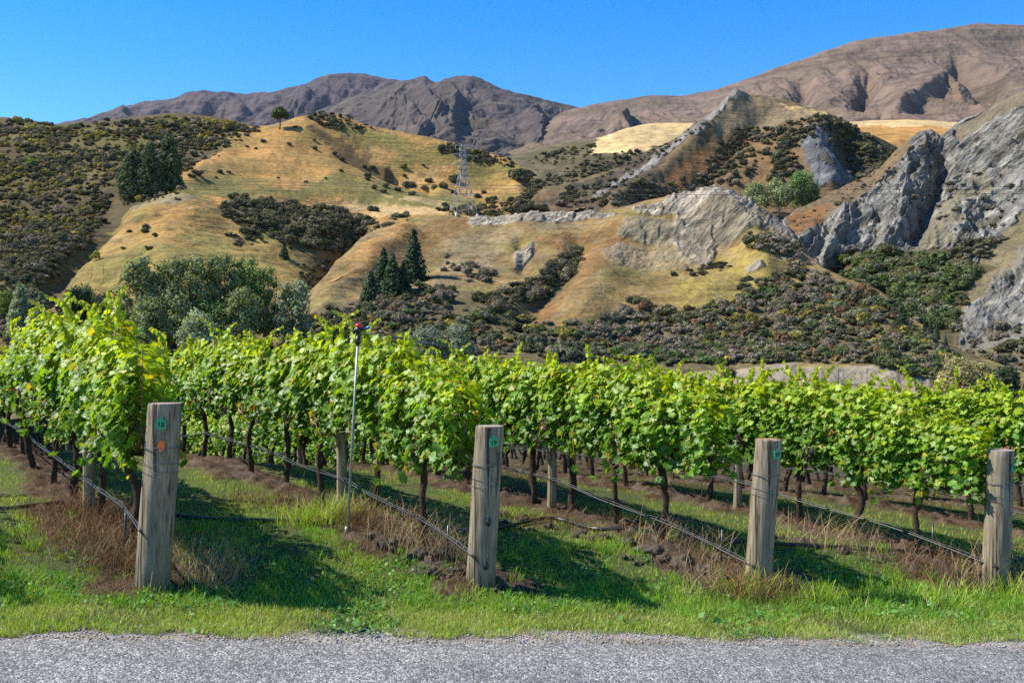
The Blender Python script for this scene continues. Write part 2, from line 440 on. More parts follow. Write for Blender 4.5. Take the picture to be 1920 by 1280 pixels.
def m2_paint(px, py, G, vv, J):
    jx = px + 20 * J[0]; jy = py + 13 * J[1]
    n = fbm(G[..., 0] / 30, G[..., 1] / 60 + G[..., 2] / 18, 51)
    col = np.broadcast_to(np.array([.26, .18, .07]), px.shape + (3,)).copy()
    col = lay(col, sstep(-.1, .6, n) * .75, GREEN * 1.05)
    col = lay(col, sstep(.1, .7, -n) * .5, np.array([.24, .18, .11]))
    for p, c, a in (
        ([(610,540),(700,450),(760,425),(800,418),(740,460),(660,520)], GOLD * .95, .8),
        ([(700,470),(850,410),(900,410),(790,470),(720,500)], RUST * 1.25, .55),
        ([(1000,440),(1190,430),(1160,500),(1090,560),(1040,600),(1000,590),(1080,500)], RUST * 1.2, .65),
        ([(1060,560),(1250,520),(1300,580),(1200,640),(1050,630)], np.array([.26, .17, .06]), .5),
        ([(1280,520),(1420,495),(1560,520),(1500,580),(1300,590),(1240,560)], np.array([.30, .23, .06]), .8),
        ([(1340,480),(1480,450),(1530,500),(1440,530),(1300,520)], np.array([.27, .21, .06]), .7),
        ([(830,440),(980,430),(930,490),(820,520)], np.array([.24, .19, .12]), .5)):
        col = lay(col, inpoly(p, jx, jy) * a, c)
    n9 = fbm(G[..., 0] / 8, G[..., 1] / 18 + G[..., 2] / 4, 57, 4); col = lay(col, sstep(.12, .6, n9) * .55, np.array([.14, .095, .045])); col = lay(col, sstep(.2, .7, -n9) * .4, np.array([.27, .22, .13]))
    # lower scrub floor
    col = lay(col, inpoly([(400,700),(600,575),(760,545),(900,560),(1050,600),(1200,590),(1400,560),(1540,520),(1640,540),(1850,690),(1850,790),(400,800)], jx, jy) * .85, SCRUBSOIL * 1.35)
    col = lay(col, inpoly([(1080,480),(1100,500),(1040,560),(1000,600),(900,600),(1000,530)], jx, jy) * .7, SCRUBSOIL * 1.1)
    rock = np.zeros(px.shape)
    def rk(p, c, a, j=1.):
        nonlocal col, rock
        m = inpoly(p, px + 14 * j * J[0], py + 9 * j * J[1]); col = lay(col, m * a, c); rock = np.maximum(rock, m * a)
    rk([(875,412),(950,402),(1050,398),(1150,392),(1160,403),(1050,412),(960,418),(885,424)], PALE * 1.15, .9, .6)
    rk([(1175,392),(1260,368),(1340,362),(1410,376),(1440,395),(1420,402),(1330,388),(1280,398),(1200,407)], PALE * 1.05, 1)
    rk([(1270,400),(1340,385),(1430,392),(1470,420),(1420,440),(1350,460),(1325,505),(1285,500),(1260,450)], np.array([.235, .20, .145]), .85)
    rk([(1140,440),(1230,420),(1300,425),(1290,470),(1220,470),(1150,460)], np.array([.27, .24, .18]), .55, 2)
    rk([(1130,490),(1220,470),(1300,480),(1260,510),(1150,510)], np.array([.30, .26, .18]), .35, 2)
    rk([(1420,395),(1460,412),(1500,450),(1470,462),(1440,430)], np.array([.16, .14, .12]), .9)
    rk([(962,480),(985,462),(1000,455),(997,480),(975,498),(965,497)], PALE, .9, .3)
    rk([(1395,508),(1425,505),(1430,515),(1400,517)], PALE, .9, .3)
    rk([(1500,470),(1530,490),(1500,500),(1470,480)], np.array([.2, .18, .15]), .7)
    # road cutting and the track below it
    cm = inpoly([(1190,690),(1300,690),(1500,682),(1650,684),(1742,705),(1745,732),(1500,716),(1300,704),(1150,694)], px + 3 * J[0], py + 3 * J[1])
    col = lay(col, cm, (.29, .245, .175)); rock = np.maximum(rock, cm * .25)
    col = lay(col, inpoly([(1240,700),(1500,716),(1742,733),(1742,742),(1500,727),(1240,712)], px, py), (.36, .26, .17))
    col = lay(col, inpoly([(1500,676),(1640,668),(1660,682),(1500,686)], jx, jy) * .8, np.array([.30, .23, .07]))
    return col, rock

def m2_disp(px, py, G, vv, rock):
    tp = 1 - .6 * sstep(.93, 1., vv)
    n = fbm(G[..., 0] / 60, G[..., 1] / 60, 61, 3) * 3 * tp + fbm(G[..., 0] / 15, G[..., 1] / 15 + G[..., 2] / 20, 65, 3) * .7
    for line, wd, amp in (([(1085,470),(1050,530),(980,590)], 22, -4), ([(1180,420),(1130,520),(1090,580)], 40, 3),
                          ([(975,455),(980,500)], 12, -2), ([(1330,375),(1400,430),(1430,500)], 30, 5), ([(760,430),(680,500),(620,550)], 20, 2)):
        d, al = linedist(line, px, py); n = n + amp * np.exp(-(d / wd) ** 2) * tp
    s = G[..., 0] * .74 + G[..., 2] * .67; t = -G[..., 0] * .67 + G[..., 2] * .74
    r = ridged(s / 26, t / 9 + G[..., 1] / 30, 71, 5, .55) - 1.1
    cut = inpoly([(1150,684),(1742,700),(1745,732),(1150,694)], px, py)
    n = n + rock * (1 - cut) * (r * .3 - .8 + 1.0 * ledges(s, t, 7, 143) + 1.0 * ledges(s, t, 3, 153) + .5 * ledges(s, t, 1.5, 159) + 1.2 * blocks(s, t, 9, 163) + .5 * blocks(s, t, 3.5, 169))
    n = n + cut * (ridged(G[..., 0] / 2.2, G[..., 2] / 6, 77, 3) - 1) * .25
    return n[..., None] * VUP

M2R = [
 [(300,860,240),(500,830,190),(1950,830,178)],
 [(300,730,300),(500,692,250),(600,690,235),(900,690,240),(1150,694,245),(1300,704,238),(1500,716,232),(1742,733,222),(1950,755,215)],
 [(300,700,320),(500,668,262),(600,660,246),(900,665,250),(1150,684,248),(1300,688,243),(1500,682,238),(1650,684,232),(1742,705,227),(1800,730,224),(1950,745,220)],
 [(350,660,330),(510,635,275),(600,620,268),(900,620,278),(1150,635,275),(1300,640,272),(1500,640,268),(1700,652,256),(1800,685,244),(1950,735,228)],
 [(400,635,340),(560,578,300),(620,545,312),(800,540,325),(1000,550,322),(1200,560,315),(1400,550,320),(1550,560,308),(1650,585,295),(1740,628,275),(1820,672,252),(1950,728,234)],
 [(480,605,345),(600,540,320),(700,480,348),(850,470,370),(1000,470,370),(1200,475,365),(1350,470,360),(1450,470,350),(1520,500,338),(1600,534,320),(1700,594,295),(1780,644,270),(1840,672,256),(1950,722,238)],
 [(520,595,355),(600,528,332),(650,478,365),(700,440,402),(760,420,420),(820,407,430),(900,412,430),(1000,402,425),(1100,397,425),(1180,388,420),(1260,369,412),(1340,363,405),(1400,377,395),(1450,407,380),(1490,440,365),(1520,478,352),(1560,508,340),(1640,542,320),(1700,588,298),(1760,630,280),(1810,660,264),(1950,715,244)]]
MT_FRONT = terrain_mat('bleached_hillside', .5, .05, .9, .9, .3)
M2 = make_layer('hillside', M2R, 820, 360, [(45, -3), (110, -30)], m2_disp, m2_paint, MT_FRONT,
                'nearer bleached hillside with white rock rim and scrub along its foot')

def m3_paint(px, py, G, vv, J):
    jx = px + 14 * J[0]; jy = py + 9 * J[1]
    n = fbm(G[..., 0] / 40, G[..., 2] / 22, 81)
    col = np.broadcast_to(np.array([.155, .105, .055]), px.shape + (3,)).copy()
    col = lay(col, sstep(0, .6, n) * .6, np.array([.13, .105, .05]))
    for p, c, a in (
        ([(1010,380),(1100,345),(1240,270),(1380,183),(1340,235),(1260,300),(1180,370),(1120,400)], np.array([.075, .06, .042]), .85),
        ([(1290,300),(1360,260),(1420,250),(1330,330),(1250,390),(1200,400)], RUST * 1.15, .7),
        ([(1380,190),(1470,186),(1520,215),(1440,240),(1370,250),(1330,260)], np.array([.20, .155, .095]), .9),
        ([(1460,184),(1500,198),(1560,214),(1545,222),(1490,208)], STRAW * .9, .9),
        ([(1390,290),(1480,250),(1500,300),(1460,360),(1360,370)], np.array([.20, .12, .055]), .8),
        ([(1520,215),(1620,240),(1700,300),(1700,360),(1560,350),(1540,280)], np.array([.055, .05, .03]), .9)):
        col = lay(col, inpoly(p, jx, jy) * a, c)
    rock = np.zeros(px.shape)
    def rk(p, c, a, j=1.):
        nonlocal col, rock
        m = inpoly(p, px + 10 * j * J[0], py + 7 * j * J[1]); col = lay(col, m * a, c); rock = np.maximum(rock, m * a)
    rk([(1382,178),(1402,182),(1370,210),(1340,240),(1300,268),(1250,296),(1210,325),(1165,352),(1120,380),(1100,380),(1150,345),(1210,302),(1280,255),(1340,210)], np.array([.21, .20, .185]), .75, .8)
    rk([(1490,265),(1520,240),(1555,250),(1570,300),(1600,330),(1590,345),(1530,350),(1510,310)], np.array([.13, .13, .13]), 1)
    return col, rock

def m3_disp(px, py, G, vv, rock):
    tp = 1 - .7 * sstep(.9, 1., vv)
    n = fbm(G[..., 0] / 70, G[..., 1] / 70, 91, 3) * 5 * tp + fbm(G[..., 0] / 16, G[..., 2] / 16, 93, 3) * 1.2
    for line, wd, amp in (([(1380,184),(1330,245),(1230,330),(1150,385)], 16, 6), ([(1440,215),(1360,300),(1260,390)], 24, -7),
                          ([(1530,250),(1520,290),(1560,340)], 20, 6), ([(1590,250),(1600,300)], 22, -9)):
        d, al = linedist(line, px, py); n = n + amp * np.exp(-(d / wd) ** 2) * tp
    s = G[..., 0] * .8 - G[..., 2] * .5; t = G[..., 0] * .5 + G[..., 2] * .8
    n = n + rock * ((ridged(s / 34, t / 9, 95, 4) - 1.1) * 1.4 - 2 + 4.5 * ledges(s, t, 9, 145) + 1.6 * ledges(s, t, 3.5, 155) + 2 * blocks(s, t, 14, 165))
    return n[..., None] * VUP

M3R = [
 [(900,440,500),(1800,440,520)],
 [(950,400,560),(1100,392,560),(1300,388,570),(1450,400,560),(1600,382,580),(1800,350,620)],
 [(985,376,610),(1100,352,610),(1200,332,622),(1300,300,650),(1400,288,660),(1500,296,640),(1560,300,632),(1620,302,652),(1800,345,680)],
 [(1000,374,622),(1060,353,642),(1120,330,662),(1180,306,682),(1240,276,702),(1290,249,712),(1340,212,720),(1375,184,725),(1410,181,725),(1460,185,720),(1500,199,712),(1560,216,700),(1600,236,695),(1650,264,690),(1690,288,690),(1800,350,690)]]
MT_MID = terrain_mat('brown_hillside', .3, .04, .8, 1.2, .14)
M3 = make_layer('ridge', M3R, 460, 170, [(60, -10), (240, -110)], m3_disp, m3_paint, MT_MID,
                'brown bush-dotted ridge with a pale scree streak down its flank')

def m4_paint(px, py, G, vv, J):
    jx = px + 14 * J[0]; jy = py + 10 * J[1]
    col = np.broadcast_to(np.array([.215, .203, .175]), px.shape + (3,)).copy(); rock = np.ones(px.shape)
    def soil(p, c, a, j=1.):
        nonlocal col, rock
        m = inpoly(p, px + 14 * j * J[0], py + 10 * j * J[1]); col = lay(col, m * a, c); rock = rock * (1 - m * a * .9)
    soil([(1440,440),(1475,405),(1560,362),(1640,318),(1700,268),(1712,285),(1640,350),(1580,392),(1520,425),(1470,460)], np.array([.17, .12, .065]), .95, .5)
    soil([(1475,405),(1560,385),(1540,410),(1490,440)], RUST * 1.3, .7, .5)
    soil([(1780,250),(1850,205),(1920,170),(2000,130),(2000,170),(1920,200),(1840,240),(1800,275)], np.array([.16, .125, .075]), .8)
    soil([(1690,470),(1760,400),(1840,330),(1850,345),(1790,420),(1800,450),(1760,480)], np.array([.17, .145, .07]), .6, 2)
    soil([(1760,560),(1830,480),(1920,400),(2100,330),(2100,420),(1920,470),(1850,540),(1790,600)], np.array([.165, .135, .065]), .85, 1.5)
    soil([(1540,490),(1640,470),(1760,470),(1860,500),(1800,560),(1800,660),(1700,620),(1560,540)], SCRUBSOIL, .95)
    soil([(1800,640),(1920,620),(2200,600),(2200,800),(1700,800)], SCRUBSOIL * 1.4, .8, 2)
    m = inpoly([(1800,600),(1870,510),(1920,460),(2200,430),(2200,640),(1920,660),(1800,660)], jx, jy); col = lay(col, m * .7, (.19, .18, .155))
    return col, rock

def m4_disp(px, py, G, vv, rock):
    tp = 1 - .7 * sstep(.92, 1., vv)
    n = fbm(G[..., 0] / 40, G[..., 1] / 40 + G[..., 2] / 50, 101, 3) * 3 * tp
    for line, wd, amp in (([(1738,262),(1720,300),(1690,380),(1640,470)], 34, 5), ([(1772,270),(1768,310),(1752,370),(1715,440)], 14, -9),
                          ([(1560,400),(1540,450),(1570,490)], 16, -5), ([(1600,380),(1560,460)], 16, 5),
                          ([(1560,455),(1545,490)], 14, 4), ([(1860,300),(1790,410)], 30, 5), ([(1660,400),(1630,470)], 12, -5)):
        d, al = linedist(line, px, py); n = n + amp * np.exp(-(d / wd) ** 2) * tp * sstep(0, .25, al + .02)
    s = G[..., 0] * .77 + G[..., 2] * .64; t = -G[..., 0] * .64 + G[..., 2] * .77
    r = ridged(s / 30 + t / 90, t / 10 + G[..., 1] / 40, 111, 5, .58) - 1.15
    b = np.abs(pn(s / 14, t / 5, 118)) * 1.2
    n = n + rock * (r * 1.3 + b * .4 - 4.6 + 5.6 * ledges(s, t, 13, 141) + 2.6 * ledges(s, t, 4.5, 151) + 1.1 * ledges(s, t, 2.1, 157) + 3.4 * blocks(s, t, 19, 161) + 1.5 * blocks(s, t, 6, 167)) * (1 - .6 * sstep(.93, 1., vv)) + fbm(G[..., 0] / 6, G[..., 2] / 6, 119, 2) * .5
    return n[..., None] * np.array([-.25, -.75, .6])

M4R = [
 [(1350,560,340),(1520,545,350),(1700,650,310),(1850,730,270),(2000,770,235),(2400,840,210)],
 [(1400,500,385),(1500,478,395),(1580,505,385),(1700,520,365),(1800,590,330),(1900,660,292),(2000,700,265),(2400,760,235)],
 [(1425,455,415),(1500,440,410),(1580,440,405),(1700,430,395),(1800,450,378),(1920,500,345),(2050,520,320),(2400,500,290)],
 [(1435,440,430),(1500,415,432),(1600,370,438),(1700,345,438),(1800,340,430),(1920,330,400),(2050,300,375),(2400,250,350)],
 [(1440,434,440),(1475,406,450),(1560,364,460),(1640,321,465),(1700,271,470),(1745,245,470),(1762,258,466),(1790,236,465),(1850,205,450),(1920,171,430),(2050,110,410),(2400,0,400)]]
MT_CLIFF = terrain_mat('grey_schist_cliff', .6, .06, 1., 1.2, .26)
M4 = make_layer('cliff', M4R, 680, 430, [(40, -14), (160, -130)], m4_disp, m4_paint, MT_CLIFF,
                'steep grey schist cliff rising beside the scrubby gully', 'cliff')

def m5_paint(px, py, G, vv, J):
    jx = px + 7 * J[0]; jy = py + 5 * J[1]
    n = fbm(G[..., 0] / 50, G[..., 1] / 70, 121)
    col = np.broadcast_to(np.array([.15, .125, .07]), px.shape + (3,)).copy()
    col = lay(col, inpoly([(900,300),(1120,255),(1120,300),(1023,350),(900,360)], jx, jy) * .7, np.array([.12, .10, .055]))
    col = lay(col, inpoly([(1112,266),(1180,238),(1250,222),(1310,222),(1270,262),(1180,292),(1112,292)], jx, jy) * 1., STRAW * (1 + .1 * 1))
    col = lay(col, inpoly([(1400,222),(1950,222),(1950,260),(1790,242),(1560,246),(1400,250)], jx, jy) * 1., STRAW * 1.1)
    col = lay(col, inpoly([(1400,246),(1560,244),(1790,240),(1950,256),(1950,330),(1400,330)], jx, jy) * 1., GOLD * 1.02)
    col = lay(col, inpoly([(1060,296),(1120,286),(1200,282),(1260,268),(1270,300),(1100,360),(1010,370),(1000,350)], jx, jy) * .85, SCRUBSOIL * 1.1)
    return col * (1 + .12 * n[..., None]), np.zeros(px.shape)
def m5_disp(px, py, G, vv, rock):
    n = fbm(G[..., 0] / 120, G[..., 1] / 120, 131, 4) * 9 * (1 - .8 * sstep(.8, 1., vv))
    return n[..., None] * VUP
M5R = [[(860,430,700),(1950,420,720)],
 [(900,350,820),(1023,352,790),(1120,310,850),(1280,288,900),(1500,292,900),(1700,275,940),(1950,285,940)],
 [(900,310,900),(980,300,900),(1120,276,930),(1250,246,980),(1500,262,980),(1700,258,1000),(1950,262,1000)],
 [(900,306,950),(980,288,950),(1040,271,960),(1120,261,980),(1180,242,1000),(1250,231,1020),(1290,234,1020),(1400,238,1050),(1500,234,1100),(1600,231,1150),(1700,229,1150),(1790,231,1150),(1950,240,1150)]]
MT_FAR = terrain_mat('straw_plateau', .12, .02, .6, 1.5, None, .3)
M5 = make_layer('plateau', M5R, 320, 110, [(160, -10), (500, -120)], m5_disp, m5_paint, MT_FAR,
                'straw coloured plateau fields behind the brown ridge')

# --- mountains: gullies run down the slope --------------------------------------
def mountain(name, rows, nu, nv, back, feats, gl, amp, base, alt, seed, mat, label, spread=0):
    def paint(px, py, G, vv, J):
        n = fbm(G[..., 0] / (gl * 1.4), G[..., 2] / (gl * .8) + G[..., 1] / (gl * 3), seed + 3, 4)
        n2 = fbm(G[..., 0] / (gl * .25), G[..., 2] / (gl * .15), seed + 9, 3)
        col = np.broadcast_to(np.asarray(base), px.shape + (3,)).copy()
        col = lay(col, sstep(-.25, .55, n) * .8, alt); col = lay(col, sstep(.1, .9, n2) * .35, np.asarray(base) * .6)
        return col, np.zeros(px.shape)
    def disp(px, py, G, vv, rock):
        fall = np.clip(vv, 0, 1)
        env = (sstep(1.0, .72, fall)) * .95 + .05
        u = G[..., 0] / gl + spread * (G[..., 1] - G[..., 1].mean()) / gl
        wz = fbm(G[..., 0] / gl, G[..., 2] / gl, seed, 3) * .5
        r = ridged(u + wz, fall * 1.7 + wz * .6, seed + 5, 6, .58) - 1.2
        n = amp * r * env + fbm(G[..., 0] / (gl * .4), G[..., 2] / (gl * .3), seed + 12, 5, .6) * amp * .2 + (ridged(u * 4 + wz * 2, fall * 5 + wz, seed + 15, 3) - 1) * amp * .16 * env
        for line, wd, a in feats:
            d, al = linedist(line, px, py)
            sh = np.where(d > 0, np.exp(-(d / (wd * .55)) ** 2), np.exp(-(d / (wd * 1.9)) ** 2))
            n = n + a * sh * sstep(.0, .3, al) * sstep(1.05, .8, al) * env
        return n[..., None] * np.array([0, -.72, .7])
    return make_layer(name, rows, nu, nv, back, disp, paint, mat, label, 'mountain')

MT_MTN = terrain_mat('tussock_mountain', .012, .0025, .9, 20, None, .03, (.07, .055, .04))
MA = mountain('mountain', [
 [(-100,330,5200),(950,330,5200)], [(-100,280,6000),(130,262,6000),(400,230,6200),(700,215,6200),(950,240,6200)],
 [(-100,250,7000),(60,244,7000),(130,232,7000),(200,215,7000),(260,198,7000),(310,190,7000),(350,177,7000),(375,174,7000),(420,174,7000),(440,178,7000),(480,176,7000),(520,172,7000),(560,163,7000),(600,148,7000),(640,140,7000),(690,142,7000),(740,152,7000),(800,170,7000),(950,220,7000)]],
 420, 130, [(700, -120), (2500, -1000)], [([(420,174),(440,190),(470,225)], 14, 90), ([(240,205),(230,222)], 10, 60), ([(560,165),(590,200)], 14, 70)],
 520, 70, (.08, .063, .066), (.105, .085, .078), 201, MT_MTN, 'distant purplish mountain with a broad rounded summit')
MB_ = mountain('mountain', [
 [(480,330,2600),(1250,330,2600)], [(480,290,3600),(620,275,3500),(800,275,3300),(1000,290,3100),(1250,290,3000)],
 [(480,262,4500),(620,222,4500),(720,210,4400),(800,205,4300),(900,215,4200),(1000,240,4000),(1250,250,4000)],
 [(480,250,5000),(540,238,5000),(600,208,5000),(640,193,5000),(673,180,5000),(700,172,5000),(735,163,5000),(757,156,5000),(780,151,5000),(795,147,5000),(805,153,5000),(818,160,5000),(835,153,5000),(870,146,5000),(900,151,5000),(940,168,5000),(1000,184,5000),(1030,192,5000),(1080,203,5000),(1250,240,5000)]],
 460, 190, [(500, -120), (1800, -900)],
 [([(795,148),(830,180),(858,205),(848,250),(855,280)], 18, 80), ([(720,182),(738,205),(775,235),(810,270)], 17, 80), ([(790,180),(815,210),(835,245)], 12, 50),
  ([(842,152),(852,170)], 9, 30), ([(1020,215),(1000,240),(1030,270)], 12, 70)],
 380, 46, (.078, .064, .06), (.10, .085, .068), 231, MT_MTN, 'dark grey-brown mountain with a pointed peak and shadowed spurs')
MC = mountain('mountain', [
 [(900,350,1500),(2300,350,1500)], [(900,310,2000),(1100,285,2000),(1300,280,2000),(1600,270,2000),(1900,260,2000),(2300,260,2000)],
 [(960,290,2600),(1100,250,2700),(1300,228,2700),(1500,200,2800),(1700,190,2800),(1920,180,2800),(2300,180,2800)],
 [(1000,262,3300),(1150,218,3400),(1300,200,3400),(1500,150,3500),(1700,115,3500),(1920,105,3500),(2300,100,3500)],
 [(1020,240,3900),(1060,212,3900),(1100,202,3900),(1150,193,3900),(1200,186,3900),(1245,182,3900),(1285,184,3900),(1310,179,3900),(1350,168,3900),(1430,142,3900),(1500,115,3900),(1560,95,3900),(1610,78,3900),(1680,68,3900),(1750,60,3900),(1800,52,3900),(1850,46,3900),(1885,48,3900),(1920,50,3900),(2050,60,3900),(2300,80,3900)]],
 620, 260, [(500, -80), (1800, -800)],
 [([(1625,120),(1640,165),(1610,215)], 12, -70), ([(1520,140),(1510,180),(1540,205)], 14, -50), ([(1780,100),(1820,140),(1890,165)], 14, -60), ([(1720,130),(1770,150),(1700,200),(1650,225)], 24, 45),
  ([(1890,150),(1840,200)], 14, -55), ([(1130,240),(1180,225)], 12, 40)],
 300, 27, (.16, .115, .085), (.13, .10, .066), 261, MT_MTN, 'broad tan tussock mountain with branching gullies')
# ------------------------------------------------------------------ foliage pieces
def unit(v): return v / (np.linalg.norm(v, axis=-1, keepdims=True) + 1e-9)

def clumps(C, Nn, size, col, rng, k=3, flat=.35):
    """small leaf-clump faces: centres C, outward normals Nn"""
    n = len(C); r = rng.normal(size=(n, 3)); nn = unit(Nn + r * .38)
    a = unit(np.cross(nn, rng.normal(size=(n, 3)))); b = np.cross(nn, a)
    s = np.broadcast_to(np.asarray(size, float), (n,))[:, None]
    if k == 3:
        V = np.stack([C + a * s, C - a * s * .5 + b * s * .87 + nn * s * flat, C - a * s * .5 - b * s * .87], 1)
        f = np.arange(n * 3).reshape(-1, 3)
    else:
        V = np.stack([C + a * s, C + b * s * .75 + nn * s * flat, C - a * s, C - b * s * .75], 1)
        f = np.arange(n * 4).reshape(-1, 4)
    return V.reshape(-1, 3), f, np.repeat(np.broadcast_to(col, (n, 3)), k, 0)

_ico = None
def ico():
    global _ico
    if _ico is None:
        import bmesh
        bm = bmesh.new(); bmesh.ops.create_icosphere(bm, subdivisions=1, radius=1)
        _ico = (np.array([v.co for v in bm.verts]), np.array([[v.index for v in f.verts] for f in bm.faces])); bm.free()
    return _ico

def bush(rng, n, col, size=.17, lobes=7, squash=.8, core=True, var=.35):
    """unit-radius shrub: lumps of leaf clumps round darker solid cores, base at z=0"""
    V = []; T = []; C = []; k = 0
    L = []
    for i in range(lobes):
        th = rng.uniform(0, 2 * np.pi); rr = rng.uniform(.15, .62) if i else 0
        L.append((rr * np.cos(th), rr * np.sin(th), rng.uniform(.25, .75) * squash + (.12 if i == 0 else 0), rng.uniform(.3, .52)))
    for (x, y, z, r) in L:
        m = n // lobes; d = unit(rng.normal(size=(m, 3))); d[:, 2] = np.where(d[:, 2] < -.5, -d[:, 2], d[:, 2])
        P = np.array([x, y, z]) + d * r * rng.uniform(.8, 1.12, (m, 1)) * np.array([1, 1, squash])
        P[:, 2] = np.maximum(P[:, 2], .02)
        cc = np.asarray(col) * rng.uniform(1 - var, 1 + var) * rng.uniform(.7, 1.3, (m, 1))
        v, f, c = clumps(P, d, size * rng.uniform(.6, 1.2, m), cc, rng)
        V.append(v); T.append(f + k); C.append(c); k += len(v)
        if core:
            iv, it = ico(); v = iv * r * .82 * np.array([1, 1, squash]) + np.array([x, y, z]); v[:, 2] = np.maximum(v[:, 2], 0)
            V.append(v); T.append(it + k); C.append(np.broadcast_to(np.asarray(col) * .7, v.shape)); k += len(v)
    return np.vstack(V), np.vstack(T), np.vstack(C)

M_SCRUB = foliage_mat('scrub_leaves', .25, .8, .1, tint=(1.35, 1.3, 1.2), ttint=(1.2, 1.15, .7))
M_TREE = foliage_mat('tree_leaves', .28, .65, .15, tint=(1.4, 1.4, 1.35), ttint=(1.2, 1.2, .6))
M_BARK = simple_mat('tree_bark', (.11, .085, .06), .9, vary=.4, scale=3, spec=.1)
M_BARKPALE = simple_mat('pale_bark', (.30, .26, .20), .9, vary=.4, scale=3, spec=.1)

OLIVE = np.array([.105, .10, .05]); DKOL = np.array([.072, .072, .042]); GREYB = np.array([.165, .14, .108]); YELOL = np.array([.20, .175, .042])
RUSTB = np.array([.16, .098, .055]); DKG = np.array([.075, .10, .038]); BRG = np.array([.14, .22, .045]); GREYG = np.array([.13, .135, .088])
PALS = {'left': [(DKOL, 4), (OLIVE, 5), (GREYB, 3), (YELOL, 2.2), (RUSTB, .4)],
        'dark': [(DKOL, 5), (OLIVE, 4), (GREYB, 1.5)],
        'grey': [(GREYB, 4), (OLIVE, 2), (GREYG, 2)],
        'front': [(OLIVE, 4), (DKG, 3), (GREYB, 3.4), (GREYG, 3), (YELOL, 1.2), (RUSTB, 1.6), (DKOL, 2)],
        'green': [(DKG, 5), (OLIVE, 2), (GREYG, 2), (BRG * .55, .8)]}
